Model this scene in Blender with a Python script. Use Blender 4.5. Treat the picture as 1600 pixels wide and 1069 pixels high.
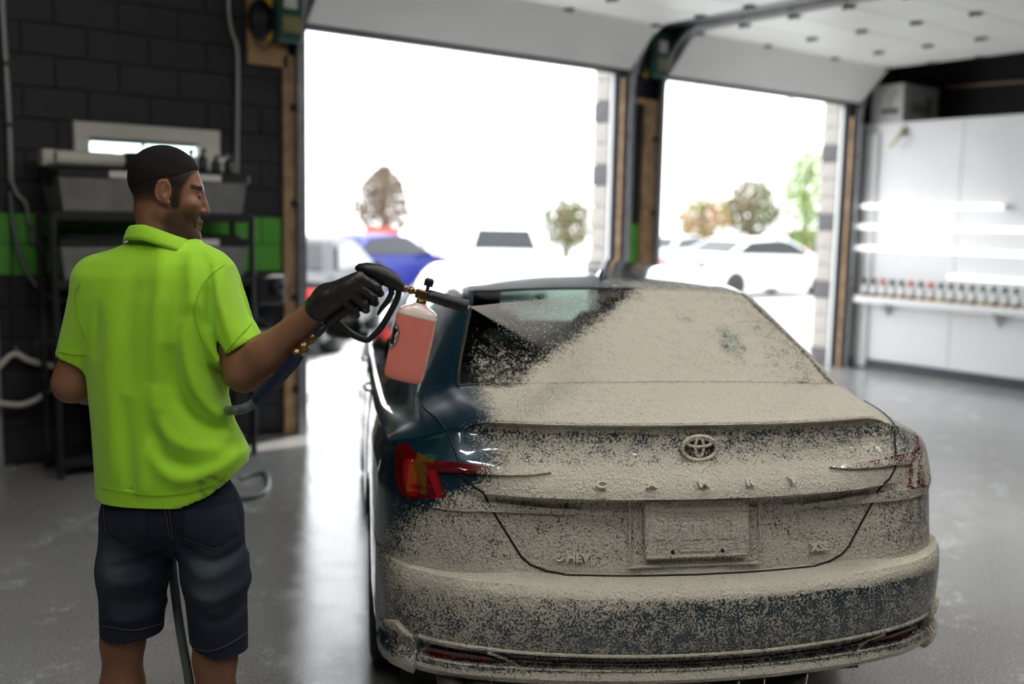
import bpy, bmesh, math, random
import numpy as np
from mathutils import Vector, Matrix

for _o in list(bpy.data.objects):
    bpy.data.objects.remove(_o, do_unlink=True)
SC = bpy.context.scene
COL = SC.collection
PI = math.pi
rnd = random.Random(7)
nrng = np.random.default_rng(11)

# ------------------------------------------------------------------ camera
# world: X along the front (door) wall to the right, Y out of the doors, Z up
HC = 1.675
PSI = math.radians(37.81)          # the camera looks 37.8 degrees to the right of +Y
PITCH, ROLL = math.radians(6.914), math.radians(1.182)
FPX = 1600.0


def _cam_axes():
    p, r = PITCH, ROLL
    fwd = np.array([0, math.cos(p), -math.sin(p)])
    up = np.array([0, math.sin(p), math.cos(p)])
    right = np.array([1.0, 0, 0])
    r2 = math.cos(r) * right + math.sin(r) * up
    u2 = math.cos(r) * up - math.sin(r) * right
    return r2, u2, fwd                     # in the level frame (right, forward, up)


def l2w(v):
    a, b, z = v
    return Vector((a * math.cos(PSI) + b * math.sin(PSI), -a * math.sin(PSI) + b * math.cos(PSI), z))


_r, _u, _f = _cam_axes()
cam_data = bpy.data.cameras.new('camera')
cam = bpy.data.objects.new('camera', cam_data)
COL.objects.link(cam)
_m = Matrix.Identity(4)
for _i, _v in enumerate((l2w(_r), l2w(_u), -l2w(_f))):
    for _k in range(3):
        _m[_k][_i] = _v[_k]
_m[2][3] = HC
cam.matrix_world = _m
cam_data.sensor_fit = 'HORIZONTAL'
cam_data.sensor_width = 36.0
cam_data.lens = 36.0
cam_data.clip_start = 0.05
cam_data.clip_end = 300
cam_data.dof.use_dof = True
cam_data.dof.focus_distance = 2.78
cam_data.dof.aperture_fstop = 1.4
SC.camera = cam


def LV(px, py, dep):
    """level-frame point (right, forward, height) seen at a photo pixel at a given forward distance"""
    x, y = (px - 800) / FPX, (534.5 - py) / FPX
    d = _r * x + _u * y + _f
    d = d / d[1] * dep
    return np.array([d[0], d[1], d[2] + HC])


def ground(px, py, z=0.0):
    d = LV(px, py, 1.0)
    t = (z - HC) / (d[2] - HC)
    return l2w((d[0] * t, d[1] * t, z))


# ------------------------------------------------------------------ world, sun, exposure
w = bpy.data.worlds.new('sky')
SC.world = w
w.use_nodes = True
bg = w.node_tree.nodes['Background']
bg.inputs[0].default_value = (0.93, 0.97, 1.0, 1)
bg.inputs[1].default_value = 4.5
sun_d = bpy.data.lights.new('sun', 'SUN')
sun_d.energy = 5.0
sun_d.angle = 0.01
sun_d.color = (1.0, 0.96, 0.9)
sun = bpy.data.objects.new('sun', sun_d)
sun.rotation_euler = (math.radians(38), 0, math.radians(105))
COL.objects.link(sun)
SC.view_settings.view_transform = 'Standard'
SC.view_settings.look = 'None'
SC.view_settings.exposure = 0.0
SC.view_settings.gamma = 1.0
SC.view_settings.use_curve_mapping = False
SC.cycles.transparent_max_bounces = 24
LAMP_E = 34.0      # ceiling strip lamps
TUBE_E = 1.18       # wall tubes


# ------------------------------------------------------------------ object helpers
def tag(o, label=None, cat=None, group=None, kind=None):
    if label:
        o['label'] = label
    if cat:
        o['category'] = cat
    if group:
        o['group'] = group
    if kind:
        o['kind'] = kind
    return o


def empty(name, loc=(0, 0, 0), rz=0.0, label=None, cat=None, group=None):
    o = bpy.data.objects.new(name, None)
    o.empty_display_size = 0.1
    COL.objects.link(o)
    o.location = loc
    o.rotation_euler = (0, 0, rz)
    return tag(o, label, cat, group)


def link(name, me, m=None, parent=None, smooth=None):
    o = bpy.data.objects.new(name, me)
    COL.objects.link(o)
    if m is not None and len(me.materials) == 0:
        for q in (m if isinstance(m, (list, tuple)) else [m]):
            me.materials.append(q)
    if parent is not None:
        o.parent = parent
    if smooth is not None:
        me.polygons.foreach_set('use_smooth', [bool(smooth)] * len(me.polygons))
    return o


def mesh_np(name, v, f, smooth=True):
    me = bpy.data.meshes.new(name)
    me.from_pydata([tuple(map(float, p)) for p in v], [], [tuple(map(int, q)) for q in f])
    me.update()
    me.polygons.foreach_set('use_smooth', [smooth] * len(me.polygons))
    return me


class MB:
    """collects shapes and links them as one mesh object"""

    def __init__(s):
        s.v = []
        s.f = []
        s.sm = []

    def add(s, v, f, smooth=False):
        n = len(s.v)
        s.v += [tuple(map(float, p)) for p in v]
        s.f += [tuple(int(i) + n for i in q) for q in f]
        s.sm += [smooth] * len(f)
        return s

    def box(s, c, d, rz=0.0, bev=0.0, M=None):
        hx, hy, hz = d[0] / 2, d[1] / 2, d[2] / 2
        if bev > 0:
            b = min(bev, hx * .9, hy * .9, hz * .9)
            vs = []
            idx = {}
            for sx in (-1, 1):
                for sy in (-1, 1):
                    for sz in (-1, 1):
                        for ax in range(3):
                            p = [sx * (hx - b), sy * (hy - b), sz * (hz - b)]
                            p[ax] += (sx, sy, sz)[ax] * b
                            idx[(sx, sy, sz, ax)] = len(vs)
                            vs.append(p)
            fs = []
            for ax in range(3):
                o1, o2 = (ax + 1) % 3, (ax + 2) % 3
                for sg in (-1, 1):
                    q = []
                    for (a, b2) in ((-1, -1), (1, -1), (1, 1), (-1, 1)):
                        k = [0, 0, 0]
                        k[ax] = sg
                        k[o1] = a
                        k[o2] = b2
                        q.append(idx[(*k, ax)])
                    fs.append(q if sg > 0 else q[::-1])
            for ax in range(3):
                o1, o2 = (ax + 1) % 3, (ax + 2) % 3
                for a in (-1, 1):
                    for b2 in (-1, 1):
                        k0 = [0, 0, 0]
                        k0[o1] = a
                        k0[o2] = b2
                        k1 = list(k0)
                        k0[ax] = -1
                        k1[ax] = 1
                        q = [idx[(*k0, o1)], idx[(*k1, o1)], idx[(*k1, o2)], idx[(*k0, o2)]]
                        fs.append(q if a * b2 < 0 else q[::-1])
            for sx in (-1, 1):
                for sy in (-1, 1):
                    for sz in (-1, 1):
                        q = [idx[(sx, sy, sz, a)] for a in range(3)]
                        fs.append(q if sx * sy * sz > 0 else q[::-1])
        else:
            vs = [(sx * hx, sy * hy, sz * hz) for sx in (-1, 1) for sy in (-1, 1) for sz in (-1, 1)]
            fs = [(0, 1, 3, 2), (4, 6, 7, 5), (0, 4, 5, 1), (2, 3, 7, 6), (0, 2, 6, 4), (1, 5, 7, 3)]
        cz, sz_ = math.cos(rz), math.sin(rz)
        out = []
        for x, y, z in vs:
            p = Vector((x * cz - y * sz_, x * sz_ + y * cz, z)) + Vector(c)
            if M is not None:
                p = M @ p
            out.append(p)
        return s.add(out, fs)

    def tube(s, pts, r, n=10, caps=True, closed=False, squash=None):
        P = [Vector(p) for p in pts]
        m = len(P)
        rr = [r] * m if not hasattr(r, '__len__') else list(r)
        vs = []
        prev = None
        for i in range(m):
            if closed:
                t = P[(i + 1) % m] - P[i - 1]
            else:
                t = P[min(i + 1, m - 1)] - P[max(i - 1, 0)]
            if t.length < 1e-9:
                t = Vector((0, 0, 1))
            t.normalize()
            if prev is None:
                a = Vector((0, 0, 1)) if abs(t.z) < .9 else Vector((1, 0, 0))
                u = t.cross(a).normalized()
            else:
                u = (prev - t * prev.dot(t))
                u = u.normalized() if u.length > 1e-6 else t.orthogonal().normalized()
            prev = u
            v2 = t.cross(u)
            for k in range(n):
                an = 2 * PI * k / n
                vs.append(P[i] + (u * math.cos(an) + v2 * math.sin(an) * (squash or 1)) * rr[i])
        fs = []
        for i in range(m if closed else m - 1):
            j = (i + 1) % m
            for k in range(n):
                k2 = (k + 1) % n
                fs.append((i * n + k, i * n + k2, j * n + k2, j * n + k))
        b = len(s.v)
        s.add(vs, fs, True)
        if caps and not closed:
            s.add([vs[k] for k in range(n)], [tuple(range(n))[::-1]])
            s.add([vs[(m - 1) * n + k] for k in range(n)], [tuple(range(n))])
        return s

    def lathe(s, prof, org=(0, 0, 0), axis=(0, 0, 1), n=20, squash=1.0, smooth=True):
        ax = Vector(axis).normalized()
        u = ax.orthogonal().normalized()
        if abs(ax.z) < .95:
            u = ax.cross(Vector((0, 0, 1))).normalized()
        v2 = ax.cross(u)
        vs = []
        for r, h in prof:
            for k in range(n):
                an = 2 * PI * k / n
                vs.append(Vector(org) + ax * h + u * (r * math.cos(an)) + v2 * (r * squash * math.sin(an)))
        fs = []
        for i in range(len(prof) - 1):
            for k in range(n):
                k2 = (k + 1) % n
                fs.append((i * n + k, i * n + k2, (i + 1) * n + k2, (i + 1) * n + k))
        s.add(vs, fs, smooth)
        if prof[0][0] > 1e-4:
            s.add(vs[:n], [tuple(range(n))[::-1]])
        if prof[-1][0] > 1e-4:
            s.add(vs[-n:], [tuple(range(n))])
        return s

    def prism(s, poly, a, b, M=None):
        """polygon of (u,v) pairs extruded between w=a and w=b; M maps (u,v,w)"""
        n = len(poly)
        vs = [Vector((p[0], p[1], a)) for p in poly] + [Vector((p[0], p[1], b)) for p in poly]
        if M is not None:
            vs = [M @ q for q in vs]
        fs = [tuple(range(n))[::-1], tuple(range(n, 2 * n))]
        for i in range(n):
            j = (i + 1) % n
            fs.append((i, j, n + j, n + i))
        return s.add(vs, fs)

    def build(s, name, m, parent=None):
        me = bpy.data.meshes.new(name)
        me.from_pydata(s.v, [], s.f)
        me.update()
        me.polygons.foreach_set('use_smooth', s.sm)
        return link(name, me, m, parent)


def spline(pts, n=8, closed=False):
    """Catmull-Rom through the points"""
    P = [np.array(p, float) for p in pts]
    m = len(P)
    out = []
    for i in range(m if closed else m - 1):
        p0 = P[(i - 1) % m] if (closed or i > 0) else 2 * P[0] - P[1]
        p1, p2 = P[i], P[(i + 1) % m]
        p3 = P[(i + 2) % m] if (closed or i + 2 < m) else 2 * P[-1] - P[-2]
        for k in range(n):
            t = k / n
            out.append(.5 * ((2 * p1) + (-p0 + p2) * t + (2 * p0 - 5 * p1 + 4 * p2 - p3) * t * t + (-p0 + 3 * p1 - 3 * p2 + p3) * t ** 3))
    if not closed:
        out.append(P[-1])
    return out


def copy_tree(o, parent=None):
    c = o.copy()
    COL.objects.link(c)
    c.parent = parent
    for ch in list(o.children):
        copy_tree(ch, c)
    return c


def text_mesh(txt, size, depth=0.0, bold=0.0, align='CENTER'):
    cu = bpy.data.curves.new('lettering', 'FONT')
    cu.body = txt
    cu.size = size
    cu.extrude = depth
    cu.offset = bold
    cu.align_x = align
    cu.align_y = 'CENTER'
    cu.resolution_u = 3
    ob = bpy.data.objects.new('lettering', cu)
    COL.objects.link(ob)
    dg = bpy.context.evaluated_depsgraph_get()
    dg.update()
    me = bpy.data.meshes.new_from_object(ob.evaluated_get(dg))
    bpy.data.objects.remove(ob, do_unlink=True)
    me.materials.clear()
    return me


# ------------------------------------------------------------------ materials
def _nt(name):
    m = bpy.data.materials.new(name)
    m.use_nodes = True
    return m, m.node_tree, m.node_tree.nodes['Principled BSDF']


def C4(c):
    return (c[0], c[1], c[2], 1.0)


def mat(name, col, rough=.5, metal=0.0, var=0.0, vscale=8.0, bump=0.0, bscale=60.0, coat=0.0, spec=None, emit=None, es=0.0,
        alpha=1.0, trans=0.0, col2=None, sheen=0.0, rvar=0.0, detail=4.0):
    m, nt, b = _nt(name)
    b.inputs['Base Color'].default_value = C4(col)
    b.inputs['Roughness'].default_value = rough
    b.inputs['Metallic'].default_value = metal
    b.inputs['Coat Weight'].default_value = coat
    b.inputs['Coat Roughness'].default_value = .05
    b.inputs['Alpha'].default_value = alpha
    b.inputs['Transmission Weight'].default_value = trans
    b.inputs['Sheen Weight'].default_value = sheen
    if spec is not None:
        b.inputs['Specular IOR Level'].default_value = spec
    if emit:
        b.inputs['Emission Color'].default_value = C4(emit)
        b.inputs['Emission Strength'].default_value = es
    tc = nt.nodes.new('ShaderNodeTexCoord')
    n1 = nt.nodes.new('ShaderNodeTexNoise')
    n1.inputs['Scale'].default_value = vscale
    n1.inputs['Detail'].default_value = detail
    nt.links.new(tc.outputs['Object'], n1.inputs['Vector'])
    if var > 0 or col2:
        mx = nt.nodes.new('ShaderNodeMix')
        mx.data_type = 'RGBA'
        c2 = col2 or tuple(max(0, c * (1 - var)) for c in col)
        mx.inputs['A'].default_value = C4(col)
        mx.inputs['B'].default_value = C4(c2)
        rp = nt.nodes.new('ShaderNodeMapRange')
        rp.inputs['From Min'].default_value = .35
        rp.inputs['From Max'].default_value = .68
        nt.links.new(n1.outputs['Fac'], rp.inputs['Value'])
        nt.links.new(rp.outputs['Result'], mx.inputs['Factor'])
        nt.links.new(mx.outputs['Result'], b.inputs['Base Color'])
    if rvar > 0:
        rr = nt.nodes.new('ShaderNodeMapRange')
        rr.inputs['From Min'].default_value = .3
        rr.inputs['From Max'].default_value = .7
        rr.inputs['To Min'].default_value = max(0, rough - rvar)
        rr.inputs['To Max'].default_value = rough + rvar
        nt.links.new(n1.outputs['Fac'], rr.inputs['Value'])
        nt.links.new(rr.outputs['Result'], b.inputs['Roughness'])
    if bump > 0:
        n2 = nt.nodes.new('ShaderNodeTexNoise')
        n2.inputs['Scale'].default_value = bscale
        n2.inputs['Detail'].default_value = 3
        nt.links.new(tc.outputs['Object'], n2.inputs['Vector'])
        bp = nt.nodes.new('ShaderNodeBump')
        bp.inputs['Strength'].default_value = bump
        bp.inputs['Distance'].default_value = .01
        nt.links.new(n2.outputs['Fac'], bp.inputs['Height'])
        nt.links.new(bp.outputs['Normal'], b.inputs['Normal'])
    return m


def schlick(nt):
    """reflectance of a thin pane, the same from both sides"""
    lw = nt.nodes.new('ShaderNodeLayerWeight')
    lw.inputs['Blend'].default_value = .5
    pw = nt.nodes.new('ShaderNodeMath')
    pw.operation = 'POWER'
    pw.inputs[1].default_value = 5.0
    nt.links.new(lw.outputs['Facing'], pw.inputs[0])
    ma = nt.nodes.new('ShaderNodeMath')
    ma.operation = 'MULTIPLY_ADD'
    ma.inputs[1].default_value = .92
    ma.inputs[2].default_value = .06
    nt.links.new(pw.outputs[0], ma.inputs[0])
    return ma


def glass_mat(name, tint=(.6, .7, .7), rough=.02, mixf=.12):
    """thin pane: see-through with mirror reflections"""
    m = bpy.data.materials.new(name)
    m.use_nodes = True
    nt = m.node_tree
    nt.nodes.clear()
    out = nt.nodes.new('ShaderNodeOutputMaterial')
    tr = nt.nodes.new('ShaderNodeBsdfTransparent')
    tr.inputs[0].default_value = C4(tint)
    gl = nt.nodes.new('ShaderNodeBsdfGlossy')
    gl.inputs['Roughness'].default_value = rough
    fr = schlick(nt)
    mx = nt.nodes.new('ShaderNodeMixShader')
    nt.links.new(fr.outputs[0], mx.inputs[0])
    nt.links.new(tr.outputs[0], mx.inputs[1])
    nt.links.new(gl.outputs[0], mx.inputs[2])
    nt.links.new(mx.outputs[0], out.inputs[0])
    return m


M = {}
M['block_black'] = mat('black_block_paint', (.0115, .013, .019), .55, var=.3, vscale=3, bump=.35, bscale=90)
M['block_green'] = mat('green_block_paint', (.10, .42, .04), .5, var=.2, vscale=5, bump=.3, bscale=90)
M['joint'] = mat('dark_joint', (.009, .010, .015), .8)
M['block_beige'] = mat('beige_split_block', (.52, .48, .44), .8, var=.15, vscale=6, bump=.5, bscale=60)
M['block_grey'] = mat('grey_split_block', (.16, .15, .16), .8, var=.2, vscale=6, bump=.5, bscale=60)
M['wood'] = mat('raw_lumber', (.50, .32, .18), .7, var=.45, vscale=9, bump=.2, bscale=40)
M['ply'] = mat('plywood', (.52, .32, .15), .7, var=.3, vscale=6)
M['steel'] = mat('galvanised_steel', (.42, .43, .45), .38, .85, var=.25, vscale=25)
M['darksteel'] = mat('dark_steel', (.05, .05, .06), .45, .6)
M['doorwhite'] = mat('door_panel_white', (.84, .84, .81), .42, var=.06, vscale=2, bump=.04, bscale=120)
M['seal'] = mat('rubber_seal', (.02, .02, .026), .6)
M['white_panel'] = mat('white_wall_panel', (.79, .79, .80), .3, var=.05, vscale=2.5, bump=.03, bscale=40)
M['white'] = mat('white_plastic', (.8, .8, .79), .35)
M['offwhite'] = mat('cream_paint', (.72, .70, .62), .45, var=.06)
M['black'] = mat('black_plastic', (.013, .013, .015), .42, bump=.08, bscale=220)
M['rubber'] = mat('black_rubber', (.012, .012, .013), .62, bump=.15, bscale=180)
M['glove'] = mat('black_nitrile', (.018, .017, .018), .42, bump=.25, bscale=70)
M['blackwall'] = mat('black_wall_paint', (.012, .012, .016), .6, var=.3, vscale=2)
M['glass'] = glass_mat('window_glass', (.85, .93, .92))
M['conduit'] = mat('grey_conduit', (.33, .34, .33), .45, .4)
M['cord'] = mat('black_cord', (.02, .02, .022), .5)
M['whitehose'] = mat('pale_hose', (.62, .58, .52), .4, var=.1, vscale=30)
M['greyhose'] = mat('grey_green_hose', (.10, .13, .12), .38, var=.2, vscale=40)
M['navy'] = mat('navy_hose_sleeve', (.008, .014, .036), .35)
M['brass'] = mat('worn_brass', (.36, .22, .10), .34, .9, var=.4, vscale=80)
M['opgreen'] = mat('opener_green', (.02, .085, .06), .4, var=.2)
M['yellow'] = mat('yellow_enamel', (.75, .47, .03), .4)
M['tote'] = mat('smoky_tote_plastic', (.27, .27, .265), .32, var=.3, vscale=7)
M['label'] = mat('paper_label', (.75, .74, .70), .6)
M['cardboard'] = mat('white_carton', (.66, .65, .62), .65, var=.08)
M['print_dark'] = mat('carton_print_dark', (.05, .05, .05), .6)
M['print_teal'] = mat('carton_print_teal', (.05, .22, .2), .6)
M['pipe_pink'] = mat('copper_pipe', (.45, .27, .22), .35, .7)
M['asphalt'] = mat('pale_pavement', (.50, .50, .50), .9, var=.2, vscale=.6, bump=.2, bscale=30)
M['tubelight'] = mat('led_tube', (1, 1, 1), .4, emit=(.97, 1.0, .98), es=TUBE_E)
M['lamp'] = mat('lamp_diffuser', (1, 1, 1), .5, emit=(1.0, .965, .91), es=LAMP_E)
# ------------------------------------------------------------------ floor
def floor_material():
    m, nt, b = _nt('wet_speckled_concrete')
    L = nt.links.new
    tc = nt.nodes.new('ShaderNodeTexCoord')

    def noise(s, d=4.0, r=.55):
        n = nt.nodes.new('ShaderNodeTexNoise')
        n.inputs['Scale'].default_value = s
        n.inputs['Detail'].default_value = d
        n.inputs['Roughness'].default_value = r
        L(tc.outputs['Object'], n.inputs['Vector'])
        return n

    def rng(src, a, b2, c, d):
        r = nt.nodes.new('ShaderNodeMapRange')
        r.inputs['From Min'].default_value = a
        r.inputs['From Max'].default_value = b2
        r.inputs['To Min'].default_value = c
        r.inputs['To Max'].default_value = d
        L(src, r.inputs['Value'])
        return r.outputs['Result']

    def mix(f, a, b2):
        x = nt.nodes.new('ShaderNodeMix')
        x.data_type = 'RGBA'
        L(f, x.inputs['Factor'])
        for k, v in (('A', a), ('B', b2)):
            if isinstance(v, tuple):
                x.inputs[k].default_value = C4(v)
            else:
                L(v, x.inputs[k])
        return x.outputs['Result']
    speck = noise(120, 3)
    big = noise(1.1, 5)
    mid = noise(6, 5)
    c0 = mix(rng(big.outputs['Fac'], .3, .7, 0, 1), (.27, .266, .263), (.36, .356, .353))
    c1 = mix(rng(speck.outputs['Fac'], .5, .68, 0, .75), c0, (.58, .575, .57))
    c2 = mix(rng(speck.outputs['Fac'], .44, .34, 0, .6), c1, (.13, .13, .13))
    # drying suds: soft white residue with a shape of its own
    sud = nt.nodes.new('ShaderNodeMath')
    sud.operation = 'MULTIPLY'
    sd2 = noise(2.3, 8, .75)
    L(rng(sd2.outputs['Fac'], .545, .64, 0, 1), sud.inputs[0])
    L(rng(noise(45, 4).outputs['Fac'], .38, .6, 0, .85), sud.inputs[1])
    c3 = mix(sud.outputs[0], c2, (.72, .74, .76))
    L(c3, b.inputs['Base Color'])
    rr = rng(mid.outputs['Fac'], .35, .65, .06, .20)
    L(rr, b.inputs['Roughness'])
    b.inputs['Specular IOR Level'].default_value = .62
    bp = nt.nodes.new('ShaderNodeBump')
    bp.inputs['Strength'].default_value = .10
    bp.inputs['Distance'].default_value = .004
    L(noise(150, 3).outputs['Fac'], bp.inputs['Height'])
    bp2 = nt.nodes.new('ShaderNodeBump')
    bp2.inputs['Strength'].default_value = .018
    bp2.inputs['Distance'].default_value = .02
    L(noise(9, 3).outputs['Fac'], bp2.inputs['Height'])
    L(bp.outputs['Normal'], bp2.inputs['Normal'])
    L(bp2.outputs['Normal'], b.inputs['Normal'])
    return m


M['floor'] = floor_material()
Y0 = 7.135           # inner face of the front wall
D1 = (3.52, 6.76)    # door openings along X
D2 = (7.30, 10.40)
HEAD = 3.05
XR = 10.65           # white partition on the right
XB = 11.55           # black wall behind it
ZC = 4.3
XL, YB = -3.2, -5.2  # left and back walls, out of frame

f = MB()
f.box(((XL + XB) / 2, (YB + Y0 + .40) / 2, -.1), (XB - XL, Y0 + .40 - YB, .2))
floor = tag(f.build('floor', M['floor']), 'wet grey speckled concrete floor of the wash bay', kind='structure')

f = MB()
f.box(((XL + XB) / 2, (YB + Y0) / 2, ZC + .1), (XB - XL + .4, Y0 - YB + .4, .2))
tag(f.build('ceiling', M['blackwall']), 'dark painted ceiling of the wash bay', kind='structure')

# front wall: backing slab around the openings, blocks laid proud of it
WIN = (1.87, 2.855, 1.843, 2.243)
f = MB()
TH = .14


def slab(x0, x1, z0, z1, y0=Y0 + .012, th=TH):
    f.box(((x0 + x1) / 2, y0 + th / 2, (z0 + z1) / 2), (x1 - x0, th, z1 - z0))


slab(XL, WIN[0], 0, ZC)
slab(WIN[0], WIN[1], 0, WIN[2])
slab(WIN[0], WIN[1], WIN[3], ZC)
slab(WIN[1], D1[0], 0, ZC)
slab(D1[0], D1[1], HEAD + .06, ZC)
slab(D1[1], D2[0], 0, ZC)
slab(D2[0], D2[1], HEAD + .06, ZC)
slab(D2[1], XB + .2, 0, ZC)
wall_front = tag(f.build('wall_front', M['joint']), 'black painted block wall with a green stripe and two door openings', kind='structure')

_cache = {}


def block(x0, x1, z0, z1, m, y=Y0 + .012, th=.012):
    g = .0025
    key = (round(x1 - x0, 3), round(z1 - z0, 3), m, th)
    if key not in _cache:
        b = MB()
        b.box((0, 0, 0), (x1 - x0 - 2 * g, th, z1 - z0 - 2 * g), bev=.003)
        o = b.build('block', M[m], wall_front)
        _cache[key] = o.data
    else:
        o = link('block', _cache[key], None, wall_front)
    o.location = ((x0 + x1) / 2, y - th / 2 + .001, (z0 + z1) / 2)
    return o


for k in range(0, 21):
    z0 = .043 + .2 * k
    z1 = z0 + .2
    mk = 'block_green' if k in (6, 7) else 'block_black'
    x = .58 - (.2 if k % 2 else 0)
    while x < 3.34:
        a, b2 = x, min(x + .4, 3.34)
        x += .4
        if b2 - a < .05:
            continue
        if z1 > WIN[2] + .01 and z0 < WIN[3] - .01:
            for (c, d) in ((a, min(b2, WIN[0])), (max(a, WIN[1]), b2)):
                if d - c > .02:
                    block(c, d, z0, z1, mk)
        else:
            block(a, b2, z0, z1, mk)
    block(6.90, 7.06, z0, z1, mk)

# exterior returns of the openings: split-face blocks seen through the doors
for (xe, sgn, accents) in ((D1[1], 1, (5, 10, 13)), (D2[1], 1, (0, 4, 8, 12)), (D1[0], -1, (4, 9)), (D2[0], -1, (4, 9))):
    for k in range(16):
        z0 = .0 + .2 * k
        b = MB()
        b.box((0, 0, 0), (.05, .235, .192), bev=.006)
        o = b.build('block', M['block_grey' if k in accents else 'block_beige'], wall_front)
        o.location = (xe + sgn * .045, Y0 + TH + .135, z0 + .1)
f = MB()
for (xa, xb) in ((D1[1] + .06, D2[0] - .06), (D2[1] + .06, XB + .2), (XL, D1[0] - .06)):
    if xa < WIN[0]:
        for (c0, c1, d0, d1) in ((xa, WIN[0], 0, 3.8), (WIN[1], xb, 0, 3.8), (WIN[0], WIN[1], 0, WIN[2]), (WIN[0], WIN[1], WIN[3], 3.8)):
            f.box(((c0 + c1) / 2, Y0 + TH + .135, (d0 + d1) / 2), (c1 - c0, .235, d1 - d0))
    else:
        f.box(((xa + xb) / 2, Y0 + TH + .135, 1.9), (xb - xa, .235, 3.8))
tag(f.build('wall_facade', M['block_beige']), 'pale block outer leaf of the front wall', kind='structure')

# other walls
f = MB()
f.box((XB + .1, (YB + Y0) / 2, ZC / 2), (.2, Y0 - YB + .3, ZC))
tag(f.build('wall_right', M['blackwall']), 'black upper wall behind the white partition', kind='structure')
f = MB()
f.box((XL - .1, (YB + Y0) / 2, ZC / 2), (.2, Y0 - YB + .3, ZC))
tag(f.build('wall_left', M['blackwall']), 'black left wall outside the view', kind='structure')
f = MB()
f.box(((XL + XB) / 2, YB - .1, ZC / 2), (XB - XL + .4, .2, ZC))
tag(f.build('wall_back', M['blackwall']), 'black back wall behind the viewer', kind='structure')

# white partition: sheets with joints on a core, dark kick strip below
ZT = 2.814
f = MB()
f.box((XR + .02 + (XB - XR - .02) / 2, (1.0 + Y0) / 2, ZT / 2 - .02), (XB - XR - .02, Y0 - 1.0, ZT - .04))
part = tag(f.build('wall_partition', M['white_panel']), 'white panelled partition along the right side', kind='structure')
for k in range(5):
    ya = Y0 - .02 - 1.22 * k
    b = MB()
    b.box((XR + .011, ya - .61, (.115 + ZT) / 2), (.022, 1.214, ZT - .115), bev=.003)
    b.build('panel', M['white_panel'], part)
b = MB()
b.box((XR + .01, (1.0 + Y0) / 2, ZT + .008), (.06, Y0 - 1.0, .03), bev=.004)
b.build('cap_rail', M['white'], part)
b = MB()
b.box((XR + .005, (1.0 + Y0) / 2, .055), (.03, Y0 - 1.0, .11))
tag(b.build('baseboard_right', mat('wet_dark_kick', (.035, .04, .05), .4, var=.4, vscale=12)), 'dark wet kick strip below the white partition', kind='structure')
b = MB()
b.box((XR - .02, Y0 - .16, 1.37), (.05, .16, 2.7), bev=.006)
tag(b.build('trim_1', M['white_panel']), 'white corner post beside the right door', kind='structure')

# timber jambs and head trims
_tn = [2]


def trim(name_label, c, d, m='wood'):
    b = MB()
    b.box(c, d, bev=.004)
    o = b.build('trim_%d' % _tn[0], M[m])
    _tn[0] += 1
    return tag(o, name_label, kind='structure')


trim('raw timber jamb left of the left door', (3.415, Y0 - .02, 1.41), (.15, .04, 2.82))
trim('grey steel edge of the left door jamb', (3.507, Y0 + .0, 1.52), (.028, .10, 3.05), 'darksteel')
trim('raw timber jamb on the left of the pillar', (6.80, Y0 - .02, 1.5), (.07, .04, 3.0))
trim('raw timber jamb on the right of the pillar', (7.14, Y0 - .02, 1.41), (.17, .04, 2.82))
trim('grey steel edge on the right of the pillar', (7.265, Y0, 1.52), (.06, .10, 3.05), 'darksteel')
trim('short timber cross piece on the pillar', (6.98, Y0 - .02, 2.80), (.15, .04, .05))
trim('raw timber jamb right of the right door', (10.435, Y0 - .02, 1.45), (.07, .04, 2.9))
trim('dark lintel above the left door', ((D1[0] + D1[1]) / 2, Y0 + .10, HEAD + .05), (3.4, .14, .10), 'darksteel')
trim('dark lintel above the right door', ((D2[0] + D2[1]) / 2, Y0 + .10, HEAD + .05), (3.2, .14, .10), 'darksteel')
trim('white weather strip on the left side of the pillar', (D1[1] + .012, Y0 + .115, 1.52), (.03, .05, 3.05), 'white')
trim('white weather strip right of the right door', (D2[1] + .012, Y0 + .115, 1.52), (.03, .05, 3.05), 'white')
trim('steel threshold strip below the left door', ((D1[0] + D1[1]) / 2, Y0 + .2, .004), (D1[1] - D1[0], .12, .008), 'steel')
trim('steel threshold strip below the right door', ((D2[0] + D2[1]) / 2, Y0 + .2, .004), (D2[1] - D2[0], .12, .008), 'steel')

# small slider window in the block wall
w1 = tag(empty('window_1', (WIN[0], Y0, WIN[2])), 'low white slider window high in the black wall')
w1['kind'] = 'structure'
WW, WH = WIN[1] - WIN[0], WIN[3] - WIN[2]
b = MB()
for (c, d) in (((WW / 2, .0, WH - .05), (WW, .09, .10)), ((WW / 2, 0, .0875), (WW, .09, .175)), ((.05, 0, WH / 2 + .0375), (.10, .09, WH - .275)),
               ((WW - .075, 0, WH / 2 + .0375), (.15, .09, WH - .275))):
    b.box(c, d, bev=.006)
b.build('window_frame', M['offwhite'], w1)
b = MB()
b.box((.10 + (WW - .25) / 2 + .0, .03, WH - .11), (WW - .25, .04, .025), bev=.004)
b.box((.47, .04, WH / 2), (.02, .03, WH - .2), bev=.004)
b.build('sash', M['steel'], w1)
for k, (xa, xb) in enumerate(((.10, .47), (.47, WW - .15))):
    b = MB()
    b.box(((xa + xb) / 2, .05, WH / 2), (xb - xa, .006, WH - .2))
    b.build('pane', M['glass'], w1)

# ------------------------------------------------------------------ sectional doors, rolled up
SEC = .533
RC = .36


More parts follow.
